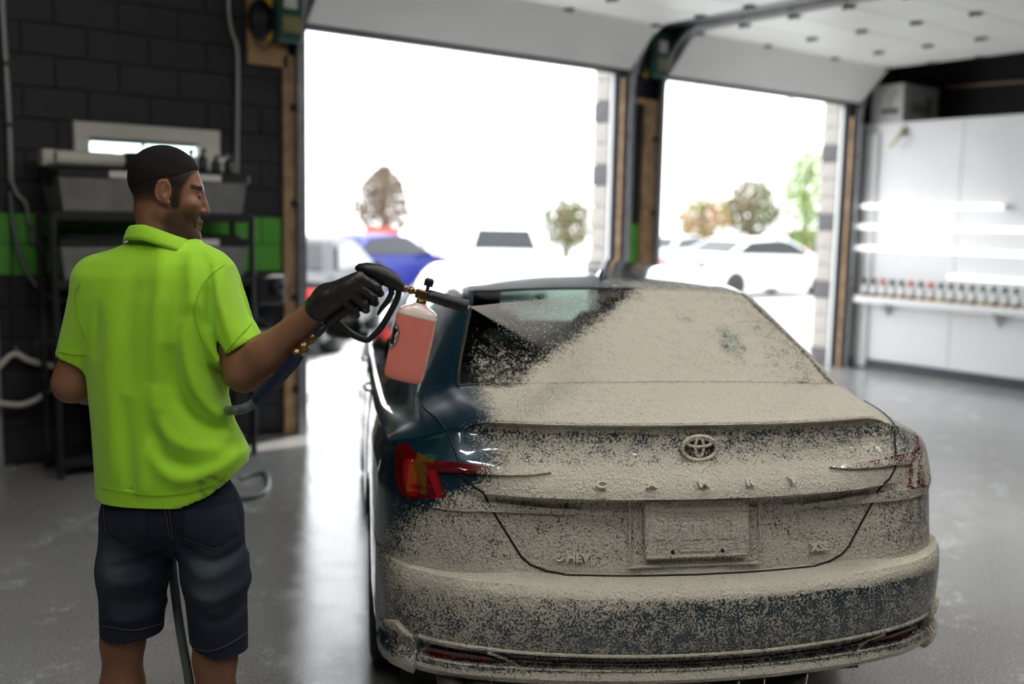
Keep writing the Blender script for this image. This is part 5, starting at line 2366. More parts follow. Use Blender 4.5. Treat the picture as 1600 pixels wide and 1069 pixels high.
# crosses in front of the thighs, then hangs between the legs
mo2 = lambda px, py, dd: Vector(LV(px, py, MD + dd) - GO)
path = [gg(404, 624), gg(392, 633), gg(376, 640), gg(360, 642, .03), mo2(340, 650, .16), mo2(305, 720, .22), mo2(275, 800, .20), mo2(268, 860, .10), mo2(274, 930, .06), mo2(284, 1000, .04), mo2(296, 1069, .02)]
g0 = ground(302, 1200)
gl0 = Vector((0, 0, 0))


def w2g(v):
    a = v[0] * math.cos(PSI) - v[1] * math.sin(PSI)
    b2 = v[0] * math.sin(PSI) + v[1] * math.cos(PSI)
    return Vector((a - GO[0], b2 - GO[1], v[2] - GO[2]))


ml = l2w((MO[0] + .07, MO[1] + .0, .14))
path.append(w2g(ml))
for (da, db) in ((.10, -.05), (.20, -.16), (.35, -.25), (.55, -.25)):
    path.append(w2g(l2w((MO[0] + da, MO[1] + db, .014))))
b.tube(spline(path, 8), .0125, 12)
b.build('hose_tube', M['greyhose'], hose)

# ------------------------------------------------------------------ spray fan
def spray_material():
    m = bpy.data.materials.new('fine_foam_spray')
    m.use_nodes = True
    nt = m.node_tree
    nt.nodes.clear()
    L = nt.links.new
    out = nt.nodes.new('ShaderNodeOutputMaterial')
    tr = nt.nodes.new('ShaderNodeBsdfTransparent')
    df = nt.nodes.new('ShaderNodeBsdfTranslucent')
    df.inputs[0].default_value = (.85, .83, .80, 1)
    d2 = nt.nodes.new('ShaderNodeBsdfDiffuse')
    d2.inputs[0].default_value = (.85, .83, .80, 1)
    ad = nt.nodes.new('ShaderNodeMixShader')
    ad.inputs[0].default_value = .3
    L(df.outputs[0], ad.inputs[1])
    L(d2.outputs[0], ad.inputs[2])
    at = nt.nodes.new('ShaderNodeAttribute')
    at.attribute_name = 'mist'
    st_ = nt.nodes.new('ShaderNodeAttribute')
    st_.attribute_name = 'streak'
    n = nt.nodes.new('ShaderNodeTexNoise')
    n.noise_dimensions = '1D'
    n.inputs['Scale'].default_value = 30
    n.inputs['Detail'].default_value = 3
    L(st_.outputs['Fac'], n.inputs['W'])
    mr = nt.nodes.new('ShaderNodeMapRange')
    mr.inputs['From Min'].default_value = .3
    mr.inputs['From Max'].default_value = .7
    mr.inputs['To Min'].default_value = .35
    mr.inputs['To Max'].default_value = 1.0
    L(n.outputs['Fac'], mr.inputs['Value'])
    mu = nt.nodes.new('ShaderNodeMath')
    mu.operation = 'MULTIPLY'
    L(at.outputs['Fac'], mu.inputs[0])
    L(mr.outputs['Result'], mu.inputs[1])
    mx = nt.nodes.new('ShaderNodeMixShader')
    L(mu.outputs[0], mx.inputs[0])
    L(tr.outputs[0], mx.inputs[1])
    L(ad.outputs[0], mx.inputs[2])
    L(mx.outputs[0], out.inputs[0])
    return m


M['spray'] = spray_material()
tipw = gg(732, 479)
tA, tB = Vector(LV(985, 452, 3.75) - GO), Vector(LV(868, 560, 3.45) - GO)
V, F, DN, ST = [], [], [], []
nr, na, nl = 26, 30, 5
for l in range(nl):
    for i in range(nr + 1):
        t = (i / nr)
        for j in range(na + 1):
            s_ = j / na
            e = tA.lerp(tB, s_)
            p_ = tipw.lerp(e, t)
            off = (l - (nl - 1) / 2) / nl * .10 * t * (1 - (2 * s_ - 1) ** 2 * .6)
            V.append(p_ + Vector((.1, off * 1.0, off * .2)) * 1 - Vector((.1, 0, 0)))
            edge = 1 - abs(2 * s_ - 1) ** 6
            DN.append(.50 * max(0, edge) ** .5 * (1 - t) ** 1.1)
            ST.append(s_ * 3 + l * 7.3)
n1 = (nr + 1) * (na + 1)
for l in range(nl):
    for i in range(nr):
        for j in range(na):
            a = l * n1 + i * (na + 1) + j
            F.append((a, a + 1, a + na + 2, a + na + 1))
me = mesh_np('spray', V, F)
vattr(me, 'mist', DN)
vattr(me, 'streak', ST)
sp = link('foam_spray', me, M['spray'])
sp.location = l2w(GO)
sp.rotation_euler = (0, 0, -PSI)
tag(sp, 'white fan of foam spray leaving the gun towards the rear window', 'spray', kind='stuff')
# droplets carried with the fan
b = MB()
r2 = np.random.default_rng(5)
oct_ = [(1, 0, 0), (-1, 0, 0), (0, 1, 0), (0, -1, 0), (0, 0, 1), (0, 0, -1)]
of = [(0, 2, 4), (2, 1, 4), (1, 3, 4), (3, 0, 4), (2, 0, 5), (1, 2, 5), (3, 1, 5), (0, 3, 5)]
for _ in range(650):
    t = r2.uniform(.12, 1.0) ** .7
    s_ = r2.uniform(-.05, 1.08)
    p_ = tipw.lerp(tA.lerp(tB, s_), t) + Vector(r2.normal(0, .02 * t, 3))
    rr = r2.uniform(.0007, .0018)
    b.add([p_ + Vector(o) * rr for o in oct_], of)
dp = b.build('spray_droplets', M['white'])
dp.location = l2w(GO)
dp.rotation_euler = (0, 0, -PSI)
tag(dp, 'tiny white droplets flying in the foam spray', 'droplets', kind='stuff')
# ------------------------------------------------------------------ left wall: conduits, outlet, hoses, rack with totes
def wl(px, py, dy=0.0):
    """world point on the front wall plane moved dy towards the room, seen at a photo pixel"""
    d = l2w(LV(px, py, 1.0) - np.array([0, 0, HC]))
    t = (Y0 - dy) / d.y
    return Vector((d.x * t, d.y * t, HC + d.z * t))


b = MB()
b.tube(spline([wl(3, -40, .03), wl(4, 20, .03), wl(10, 120, .03), wl(14, 200, .03), wl(17, 285, .03)], 5), .019, 10)
cA = tag(empty('conduit', wl(17, 285, .03)), 'grey conduit running down the wall at the left edge', 'conduit')
o = b.build('pipe', M['conduit'], cA)
o.matrix_parent_inverse = Matrix.Translation(-cA.location)
for py in (100, 195):
    b = MB()
    c = wl(10 + py * .02, py, .03)
    b.box(c, (.055, .05, .03), bev=.004)
    o = b.build('strap', M['darksteel'], cA)
    o.matrix_parent_inverse = Matrix.Translation(-cA.location)
b = MB()
b.tube(spline([wl(357, -40, .03), wl(357, 15, .03), wl(362, 50, .03), wl(370, 75, .03), wl(371, 130, .03), wl(370, 240, .03), wl(369, 275, .03)], 5), .016, 10)
tag(b.build('conduit', M['conduit']), 'thin grey conduit bending down the wall right of the window', 'conduit')
ob = tag(empty('outlet_box', wl(58, 368)), 'grey outlet box with a plug on the green stripe', 'outlet')
b = MB()
b.box((0, -.03, 0), (.10, .06, .11), bev=.006)
b.build('box', M['steel'], ob)
b = MB()
b.lathe([(.022, 0), (.024, .004), (.024, .03), (.014, .04)], (.012, -.06, -.012), (0, -1, 0), 14)
b.build('plug', M['black'], ob)
b = MB()
b.tube(spline([wl(62, 372, .10), wl(66, 385, .12), wl(70, 410, .08), wl(72, 440, .06), wl(74, 470, .06)], 6), .008, 8)
tag(b.build('power_cord', M['cord']), 'black power cord hanging from the outlet plug', 'cord')
b = MB()
b.tube(spline([wl(18, 285, .05), wl(28, 305, .05), wl(40, 318, .05), wl(46, 350, .04)], 6), .014, 9)
tag(b.build('flexible_conduit', M['conduit']), 'grey flexible conduit from the wall pipe to the outlet box', 'conduit')
b = MB()
b.tube(spline([wl(16, 300, .06), wl(20, 345, .06), wl(32, 400, .07), wl(52, 440, .09), wl(80, 465, .12), wl(110, 470, .15)], 7), .014, 9)
tag(b.build('air_hose', mat('grey_air_hose', (.16, .17, .18), .45)), 'grey hose drooping from the wall pipe behind the totes', 'hose')
b = MB()
b.tube([wl(17, 300, .05), wl(19, 420, .05), wl(21, 545, .05)], .006, 7)
tag(b.build('hanging_wire', M['cord']), 'thin dark wire hanging to the hose hook', 'wire')
hk = wl(22, 548, .06)
b = MB()
b.tube([hk + Vector((0, .05, .03)), hk + Vector((0, 0, .03)), hk + Vector((0, -.03, 0)), hk + Vector((0, -.06, .02))], .008, 8)
tag(b.build('hose_hook', M['steel']), 'steel hook holding the pale hose on the black wall', 'hook')
b = MB()
b.tube(spline([wl(-60, 640, .09), wl(-30, 610, .09), wl(0, 572, .09), wl(22, 553, .09), wl(45, 563, .09), wl(80, 572, .10), wl(96, 576, .12), wl(92, 590, .14), wl(66, 618, .14), wl(35, 632, .14), wl(0, 630, .14), wl(-40, 625, .14)], 7), .019, 12)
tag(b.build('coiled_hose', M['whitehose']), 'pale hose looped over a hook on the black wall', 'hose')
b = MB()
c = wl(0, 655, .035)
b.box((c.x - .005, c.y, .52), (.035, .035, 1.02), bev=.006)
b.box((c.x - .005, c.y, .006), (.16, .12, .012), bev=.003)
tag(b.build('standpipe', M['conduit']), 'grey upright post below the pale hose', 'post')

# steel rack on the wall with two shelves of totes
RX0, RX1, RY = 1.61, 2.88, Y0 - .30
rk = tag(empty('storage_rack', ((RX0 + RX1) / 2, RY, 0)), 'black storage rack against the block wall behind the person', 'rack')
hw = (RX1 - RX0) / 2
for x in (-hw, hw):
    for y in (-.21, .12):
        b = MB()
        b.box((x, y, .825), (.035, .035, 1.65), bev=.004)
        b.build('post', M['black'], rk)
shelf_z = (.10, .58, 1.215, 1.635)
for z in shelf_z:
    b = MB()
    b.box((0, 0, z), (2 * hw, .44, .03), bev=.004)
    b.box((0, -.22, z), (2 * hw, .02, .06), bev=.004)
    b.build('shelf', M['black'], rk)


def tote(x, z, w_, d_, h_, label, lab_dx):
    r = tag(empty('storage_tote', (x, RY - .02, z)), label, 'tote', 'totes on the wall rack')
    V, F = [], []
    k = .90
    for (zz_, kk) in ((0, k), (h_, 1.0)):
        for (sx_, sy_) in ((-1, -1), (1, -1), (1, 1), (-1, 1)):
            V.append((sx_ * w_ / 2 * kk, sy_ * d_ / 2 * kk, zz_))
    F = [(3, 2, 1, 0), (0, 1, 5, 4), (1, 2, 6, 5), (2, 3, 7, 6), (3, 0, 4, 7)]
    me_ = mesh_np('bin', V, F, False)
    link('bin', me_, M['tote'], r)
    b = MB()
    b.box((0, 0, h_ + .012), (w_ + .03, d_ + .03, .05), bev=.01)
    b.box((0, 0, h_ + .045), (w_ - .06, d_ - .06, .025), bev=.008)
    b.build('lid', M['black'], r)
    for sx_ in (-1, 1):
        b = MB()
        b.box((sx_ * (w_ / 2 + .012), 0, h_ - .03), (.02, .12, .07), bev=.006)
        b.build('handle', M['black'], r)
    b = MB()
    b.box((lab_dx, -d_ / 2 - .017, h_ + .012), (.15, .004, .042))
    b.build('label_sticker', M['label'], r)
    return r


tote(1.935, 1.655, .575, .42, .225, 'smoky tote with black lid, upper left on the rack', .08)
tote(2.56, 1.655, .56, .42, .225, 'smoky tote with black lid, upper right behind the head', .02)
tote(1.935, 1.235, .575, .42, .225, 'smoky tote with black lid, lower left on the rack', .16)
tote(2.56, 1.235, .56, .42, .225, 'smoky tote with black lid, lower right beside the shoulder', .0)
# things on the upper lids
zt = 1.655 + .225 + .0585
b = MB()
b.lathe([(.045, 0), (.045, .42), (.02, .421), (.02, .001)], (1.66, RY - .12, zt + .045), (1, 0, 0), 20)
tag(b.build('paper_roll', M['offwhite']), 'cream paper roll lying on the upper left tote', 'roll')
b = MB()
b.box((1.84, RY + .08, zt + .05), (.44, .12, .10), bev=.005)
tag(b.build('flat_carton', M['offwhite']), 'cream carton behind the roll on the upper left tote', 'carton')
b = MB()
b.lathe([(.08, 0), (.10, .02), (.10, .07), (.06, .10), (.0, .105)], (2.14, RY - .10, zt), (0, 0, 1), 16)
tag(b.build('folded_cap', M['rubber']), 'dark rounded cloth bundle on the totes behind the head', 'bundle')
for i, (x, h_) in enumerate(((2.50, .14), (2.58, .15), (2.67, .11), (2.76, .12))):
    r = tag(empty('spray_bottle', (x, RY - .12, zt)), ('black slim bottle nearest the head on the upper right tote', 'tall black bottle second from the head on the upper right tote', 'short black bottle third from the head on the upper right tote',
                                                       'short black bottle at the right end of the upper right tote')[i], 'bottle', 'black bottles on the upper right tote')
    b = MB()
    b.lathe([(.03, 0), (.032, .01), (.032, h_ * .55), (.014, h_ * .7), (.013, h_ * .8)], (0, 0, 0), (0, 0, 1), 14)
    b.build('bottle_body', M['black'], r)
    b = MB()
    b.box((0, -.01, h_ * .9), (.025, .06, h_ * .22), bev=.006)
    b.build('spray_head', M['black'], r)
b = MB()
b.box((2.72, RY + .08, zt + .055), (.24, .10, .11), bev=.005)
tag(b.build('small_carton', M['offwhite']), 'cream carton behind the black bottles on the upper right tote', 'carton')
# lower shelves: dark machine and pale box
b = MB()
b.box((2.72, RY - .06, .61 + .10), (.20, .26, .20), bev=.008)
tag(b.build('parts_box', mat('grey_box', (.30, .29, .27), .6)), 'pale grey box low on the rack near the door', 'box')
r = tag(empty('pressure_washer', (2.2, RY - .02, .115)), 'dark pressure washer unit on the bottom shelf of the rack', 'machine')
b = MB()
b.box((0, 0, .17), (.62, .36, .26), bev=.03)
b.build('motor_housing', M['black'], r)
b = MB()
b.lathe([(.07, -.12), (.09, -.1), (.09, .1), (.07, .12)], (-.1, -.10, .36 - .02), (1, 0, 0), 16)
b.build('pump', M['darksteel'], r)
b = MB()
b.box((0, 0, .025), (.70, .42, .05), bev=.01)
b.build('tray', M['black'], r)
r = tag(empty('tool_case', (2.0, RY - .03, .595)), 'black tool case on the middle shelf of the rack', 'case')
b = MB()
b.box((0, 0, .15), (.55, .36, .30), bev=.02)
b.build('case', M['black'], r)
b = MB()
b.tube(spline([(-.08, -.18, .2), (-.08, -.22, .2), (.08, -.22, .2), (.08, -.18, .2)], 4), .01, 8)
b.build('handle', M['darksteel'], r)
r = tag(empty('pump_unit', (3.16, Y0 - .012, .98)), 'black pump unit on the wall beside the timber jamb', 'pump')
b = MB()
b.box((0, -.10, .14), (.24, .18, .22), bev=.02)
b.build('housing', M['black'], r)
b = MB()
b.lathe([(.05, 0), (.055, .01), (.055, .05), (.03, .06)], (.04, -.19, .17), (0, -1, 0), 16)
b.build('gauge', M['darksteel'], r)
b = MB()
b.tube(spline([(-.08, -.10, .03), (-.09, -.12, -.05), (-.02, -.13, -.10), (.06, -.10, -.14)], 5), .014, 8)
b.build('pipe', M['darksteel'], r)
r = tag(empty('control_box', (3.17, Y0 - .012, .70)), 'pale control box on the wall below the black pump unit', 'box')
b = MB()
b.box((0, -.06, .06), (.19, .11, .12), bev=.008)
b.build('case', mat('grey_box', (.34, .33, .31), .6), r)
b = MB()
b.box((.04, -.118, .06), (.05, .006, .04), bev=.002)
b.build('switch', M['black'], r)

# loose hose on the floor behind the washer
b = MB()
pts = [ground(375, 752), ground(395, 744), ground(412, 742), ground(419, 752), ground(417, 768), ground(402, 779), ground(382, 783), ground(350, 785)]
pts = [Vector((p_.x, p_.y, .014)) for p_ in pts]
b.tube(spline(pts, 7), .012, 10)
tag(b.build('floor_hose', M['greyhose']), 'grey hose curled on the floor right of the shorts', 'hose')

# ------------------------------------------------------------------ right wall: tubes, shelf with spray bottles, carton
def tube_light(y0, y1, z, tilt, label):
    r = tag(empty('led_tube_light', (XR - .09, (y0 + y1) / 2, z)), label, 'tube light', 'led tubes on the white partition')
    L_ = abs(y1 - y0)
    b = MB()
    b.tube([(0, -L_ / 2, -tilt), (0, L_ / 2, tilt)], .027, 14)
    b.build('tube', M['tubelight'], r)
    for s_ in (-1, 1):
        b = MB()
        b.box((.045, s_ * (L_ / 2 + .012), s_ * tilt), (.10, .03, .05), bev=.005)
        b.build('end_cap', M['white'], r)
    return r


tube_light(5.36, 7.02, 1.893, .0, 'topmost and shortest white tube light on the white partition')
tube_light(4.55, 7.05, 1.657, .0, 'second white tube light from the top on the white partition')
tube_light(4.55, 7.06, 1.410, .0, 'third white tube light from the top on the white partition')
tube_light(4.2, 5.90, 1.135, .0, 'lowest white tube light just above the bottle shelf')

sh = tag(empty('bottle_shelf', (XR - .11, 5.35, .80)), 'white wall shelf carrying a row of spray bottles', 'shelf')
b = MB()
b.box((0, 0, 0), (.21, 3.24, .025), bev=.004)
b.build('board', M['white'], sh)
b = MB()
b.box((-.10, 0, .025), (.014, 3.24, .075), bev=.003)
b.build('front_lip', M['white'], sh)
for y in (-1.3, 0, 1.3):
    b = MB()
    b.prism([(.1, 0), (-.08, 0), (.1, -.16)], y - .01, y + .01, Matrix(((1, 0, 0, 0), (0, 0, 1, 0), (0, 1, 0, 0), (0, 0, 0, 1))) @ Matrix.Translation((0, -.0125, 0)))
    b.build('bracket', M['white'], sh)
ORD = ['first', 'second', 'third', 'fourth', 'fifth', 'sixth', 'seventh', 'eighth', 'ninth', 'tenth', 'eleventh', 'twelfth', 'thirteenth', 'fourteenth', 'fifteenth', 'sixteenth', 'seventeenth',
       'eighteenth', 'nineteenth', 'twentieth', 'twenty-first', 'twenty-second']
heads = ['dark', 'dark', 'red', 'dark', 'dark', 'red', 'dark', 'red', 'green', 'dark', 'dark', 'dark', 'green', 'green', 'dark', 'green', 'green', 'green', 'red', 'green', 'dark', 'dark']
liq = ['brown', 'brown', 'amber', 'brown', 'amber', 'brown', 'amber', 'amber', 'yellow', 'brown', 'amber', 'brown', 'yellow', 'brown', 'amber', 'brown', 'amber', 'brown', 'amber', 'yellow', 'brown', 'amber']
HM = {'dark': mat('dark_trigger', (.03, .035, .04), .4), 'red': mat('red_trigger', (.75, .07, .02), .4), 'green': mat('green_trigger', (.03, .14, .08), .4)}
LM = {'brown': mat('brown_liquid', (.22, .10, .04), .2, coat=.5), 'amber': mat('amber_liquid', (.50, .24, .06), .2, coat=.5), 'yellow': mat('yellow_liquid', (.60, .48, .12), .2, coat=.5)}
M['bottleclear'] = mat('clear_bottle', (.78, .80, .80), .25, coat=.4)
_pb = {}
for i in range(22):
    y = 6.90 - .118 * i
    r = tag(empty('spray_bottle', (XR - .115, y, .8125)), 'clear spray bottle with %s trigger over %s liquid, %s from the corner' % (heads[i], liq[i], ORD[i]), 'bottle', 'spray bottles on the wall shelf')
    for (nm, m_) in (('bottle_body', M['bottleclear']), ('liquid', LM[liq[i]]), ('trigger_head', HM[heads[i]])):
        if (nm, m_.name) not in _pb:
            b = MB()
            if nm == 'bottle_body':
                b.lathe([(.041, .085), (.041, .13), (.030, .165), (.014, .185), (.014, .20)], (0, 0, 0), (0, 0, 1), 14)
            elif nm == 'liquid':
                b.lathe([(.038, 0), (.041, .006), (.041, .086)], (0, 0, 0), (0, 0, 1), 14)
            else:
                b.lathe([(.018, .195), (.018, .215), (.012, .218)], (0, 0, 0), (0, 0, 1), 12)
                b.box((-.018, 0, .236), (.085, .024, .036), bev=.006)
                b.box((-.045, 0, .205), (.012, .018, .045), bev=.004)
                b.box((-.07, 0, .238), (.02, .014, .016), bev=.003)
            _pb[(nm, m_.name)] = b.build(nm, m_, r).data
        else:
            link(nm, _pb[(nm, m_.name)], None, r)

cb = tag(empty('carton_box', (XR + .40, 6.86, ZT)), 'white printed carton standing on top of the white partition', 'carton')
b = MB()
b.box((0, 0, .235), (.72, .40, .46), bev=.004)
b.build('carton', M['cardboard'], cb)
b = MB()
b.box((-.363, -.04, .16), (.004, .22, .05))
b.build('print', M['print_dark'], cb)
b = MB()
b.tube([(-.362, -.13 + .10 * math.cos(t), .24 + .13 * math.sin(t)) for t in np.linspace(-1.5, 1.5, 12)], .006, 6)
b.build('print', M['print_dark'], cb)
b = MB()
b.box((-.05, -.2025, .20), (.30, .004, .11))
b.build('print', mat('carton_print_grey', (.30, .30, .29), .6), cb)
b = MB()
b.box((.16, -.2025, .24), (.08, .004, .20))
b.build('print', M['print_teal'], cb)
b = MB()
b.tube([(XB - .06, 1.5, 3.28), (XB - .06, 4.6, 3.26), (XB - .06, 6.6, 3.30)], .02, 10)
tag(b.build('wall_pipe', M['pipe_pink']), 'coppery pipe high on the black right wall', 'pipe')
b = MB()
b.tube(spline([(XR - .02, 6.60, 2.72), (XR - .10, 6.58, 2.70), (XR - .13, 6.62, 2.62), (XR - .10, 6.70, 2.56)], 5), .018, 10)
b.tube([(XR - .02, 6.60, 2.78), (XR - .02, 6.60, 2.68)], .03, 10)
tag(b.build('hose_bib', mat('dull_brass', (.45, .38, .22), .4, .6)), 'small brass tap near the top of the white partition', 'tap')
# ------------------------------------------------------------------ ceiling lamps of the bay (behind and above the viewer)
for i, (x, y) in enumerate(((-1.6, .9), (.4, -1.3), (.3, 1.5), (2.3, .1), (2.4, 2.2), (4.6, .1), (4.7, 2.2), (7.6, 1.2))):
    r = tag(empty('ceiling_lamp', (x, y, ZC)), 'strip lamp on the dark ceiling behind the viewer', 'lamp', 'ceiling strip lamps')
    b = MB()
    b.box((0, 0, -.04), (1.5, .22, .08), bev=.01)
    b.build('housing', M['white'], r)
    b = MB()
    b.box((0, 0, -.095), (1.44, .17, .03), bev=.006)
    b.build('diffuser', M['lamp'], r)
# ------------------------------------------------------------------ outdoors: forecourt, parked cars, trees, poles
b = MB()
SLOPE = -.013
b.add([(-80, Y0 + .40, -.002), (120, Y0 + .40, -.002), (120, Y0 + 130, SLOPE * 130), (-80, Y0 + 130, SLOPE * 130), (-80, Y0 + .40, -.4), (120, Y0 + .40, -.4), (120, Y0 + 130, SLOPE * 130 - .4), (-80, Y0 + 130, SLOPE * 130 - .4)],
      [(0, 1, 2, 3), (7, 6, 5, 4), (0, 4, 5, 1), (1, 5, 6, 2), (2, 6, 7, 3), (3, 7, 4, 0)])
tag(b.build('ground_outside', M['asphalt']), 'sunlit pale forecourt outside the doors', kind='structure')
b = MB()
b.box((8, Y0 + 1.35, -.012), (30, .45, .012))  # flat grey band across the paving just outside the doors
tag(b.build('trim_strip', mat('strip_grey', (.22, .22, .23), .7, var=.3)), 'grey strip across the forecourt', kind='structure')


def gpos(px, py):
    return ground(px, py)


M['carwhite'] = mat('white_car_paint', (.80, .80, .80), .25, coat=1.0)
M['carblue'] = mat('blue_car_paint', (.002, .009, .15), .35, spec=.3)
M['cargrey'] = mat('dark_grey_car_paint', (.012, .013, .015), .35, spec=.25)
M['carsilver'] = mat('silver_car_paint', (.45, .48, .52), .25, .4, coat=1.0)
M['carred'] = mat('red_car_paint', (.45, .02, .02), .3, coat=1.0)
M['darkglass'] = mat('dark_glass', (.012, .014, .016), .25, spec=.25)
M['redlamp'] = mat('red_lamp', (.55, .02, .02), .2)
M['bronzewheel'] = mat('bronze_wheel', (.22, .09, .06), .4, .5)


def parked(name, loc, rz, paint, label, kind='sedan', rim='alloy'):
    """kinds: sedan, suv; built nose towards local +Y"""
    r = tag(empty(name, (loc[0], loc[1], 0), rz), label, 'car', 'cars parked outside')
    L_ = 4.6
    if kind == 'sedan':
        top = [(-2.3, .72), (-2.2, .95), (-1.7, 1.02), (-1.5, 1.05), (-.85, 1.38), (.1, 1.43), (.5, 1.38), (1.25, 1.0), (1.9, .90), (2.2, .78), (2.3, .60)]
        gl = [(-1.4, 1.06), (-.85, 1.34), (.1, 1.39), (.45, 1.34), (1.1, 1.02)]
        hb = 1.0
    else:
        top = [(-2.25, .8), (-2.22, 1.1), (-2.1, 1.15), (-1.9, 1.62), (-.5, 1.70), (.3, 1.66), (.6, 1.60), (1.2, 1.12), (1.95, 1.02), (2.2, .85), (2.3, .6)]
        gl = [(-2.0, 1.18), (-1.85, 1.56), (-.5, 1.63), (.3, 1.60), (.55, 1.54), (1.05, 1.16)]
        hb = 1.12
    V, F = [], []
    n = len(top)
    for (y, z) in top:
        tw = .90 - .22 * max(0, (z - hb) / .5)
        V += [(-.88, y, .25), (-.91, y, min(z, .75)), (-.89 if z > hb else -.86, y, min(z, hb)), (-tw + .02, y, z), (-tw * .55, y, z + .015), (tw * .55, y, z + .015), (tw - .02, y, z), (.89 if z > hb else .86, y, min(z, hb)), (.91, y, min(z, .75)), (.88, y, .25)]
    for i in range(n - 1):
        for k in range(9):
            a = i * 10 + k
            F.append((a, a + 1, a + 11, a + 10))
    F.append(tuple(range(10)))
    F.append(tuple((n - 1) * 10 + k for k in range(10))[::-1])
    F.append((0, 10 * (n - 1), 10 * n - 1, 9))
    me_ = mesh_np('body', V, F)
    me_.set_sharp_from_angle(angle=math.radians(30))
    link('body', me_, M[paint], r)
    for s_ in (-1, 1):
        b = MB()
        b.prism([(y, z) for y, z in gl], 0, .02, Matrix(((0, 0, s_, s_ * .80), (1, 0, 0, 0), (0, 1, 0, 0), (0, 0, 0, 1))))
        o = b.build('side_window', M['darkglass'], r)
        # lean the glass with the cabin side
        for v in o.data.vertices:
            v.co.x = s_ * (.905 - .22 * max(0, (v.co.z - hb) / .5) + .004 + (.01 if abs(v.co.x) > .81 else 0))
    for (ya, za, yb, zb) in ((gl[0][0] - .13, gl[0][1], gl[1][0] - .13, gl[1][1]), (gl[-1][0] + .15, gl[-1][1], gl[-2][0] + .15, gl[-2][1])):
        b = MB()
        b.add([(-.70, ya, za + .01), (.70, ya, za + .01), (.58, yb, zb + .02), (-.58, yb, zb + .02), (-.70, ya, za - .03), (.70, ya, za - .03), (.58, yb, zb - .03), (-.58, yb, zb - .03)],
              [(0, 1, 2, 3), (7, 6, 5, 4), (0, 4, 5, 1), (1, 5, 6, 2), (2, 6, 7, 3), (3, 7, 4, 0)])
        b.build('windscreen', M['darkglass'], r)
    for (x, y) in ((-.80, -1.4), (.80, -1.4), (-.80, 1.42), (.80, 1.42)):
        w_ = empty('wheel', (x, y, .33))
        w_.parent = r
        s_ = 1 if x > 0 else -1
        b = MB()
        b.lathe([(.21, -.10), (.31, -.11), (.33, -.08), (.33, .08), (.31, .115), (.21, .118)], (0, 0, 0), (s_, 0, 0), 22)
        b.build('tyre', M['tyre'], w_)
        b = MB()
        b.lathe([(.0, .09), (.06, .095), (.16, .10), (.215, .121), (.215, .10)], (0, 0, 0), (s_, 0, 0), 20)
        b.build('rim', M[rim], w_)
    for s_ in (-1, 1):
        b = MB()
        b.box((s_ * .68, -2.27 if kind == 'sedan' else -2.24, .80 if kind == 'sedan' else .95), (.34, .08, .14 if kind == 'sedan' else .22), bev=.02)
        b.build('tail_lamp', M['redlamp'], r)
        b = MB()
        b.box((s_ * .66, 2.24, .68), (.32, .08, .12), bev=.02)
        b.build('headlamp', M['white'], r)
        b = MB()
        b.box((s_ * 1.0, .85, 1.02), (.16, .09, .12), bev=.03)
        b.build('door_mirror', M[paint], r)
    return r


def yaw_to(px0, py0, px1, py1):
    a, c = ground(px0, py0), ground(px1, py1)
    return math.atan2(-(c.x - a.x), c.y - a.y)


def at_depth(px, dep, z):
    """park at a forward distance, on the sloping forecourt"""
    q = LV(px, 400, dep)
    v = l2w((q[0], q[1], 0))
    return (v.x, v.y, SLOPE * (v.y - Y0 - .55))


def park(px, dep, rz, *a, **k):
    v = at_depth(px, dep, 0)
    r = parked('parked_car', v, math.radians(rz), *a, **k)
    r.location.z = v[2]
    return r


park(1178, 25.5, -97, 'carwhite', 'white coupe with bronze wheels parked beyond the right door', rim='bronzewheel')
park(1050, 33, -75, 'carsilver', 'silver car partly hidden behind the pillar')
park(572, 21.5, -66, 'carblue', 'bright blue car beyond the gun hand')
park(462, 14.2, -40, 'cargrey', 'dark grey car at the left edge of the left door')
park(785, 24, 145, 'carwhite', 'white off-roader facing the left door with a dark windscreen', 'suv')
park(1275, 40, -80, 'cargrey', 'dark car far behind the white coupe', 'suv')


def leaf_mat(name, c1, c2):
    return mat(name, c1, .8, col2=c2, vscale=1.5)


M['leaf_brown'] = leaf_mat('brown_leaves', (.22, .16, .12), (.14, .11, .07))
M['leaf_olive'] = leaf_mat('olive_leaves', (.10, .14, .05), (.22, .15, .09))
M['leaf_green'] = leaf_mat('green_leaves', (.16, .30, .05), (.26, .30, .09))
M['leaf_rust'] = leaf_mat('rusty_leaves', (.38, .17, .10), (.20, .25, .06))
M['bark'] = mat('bark', (.12, .08, .06), .9, var=.4, vscale=10)


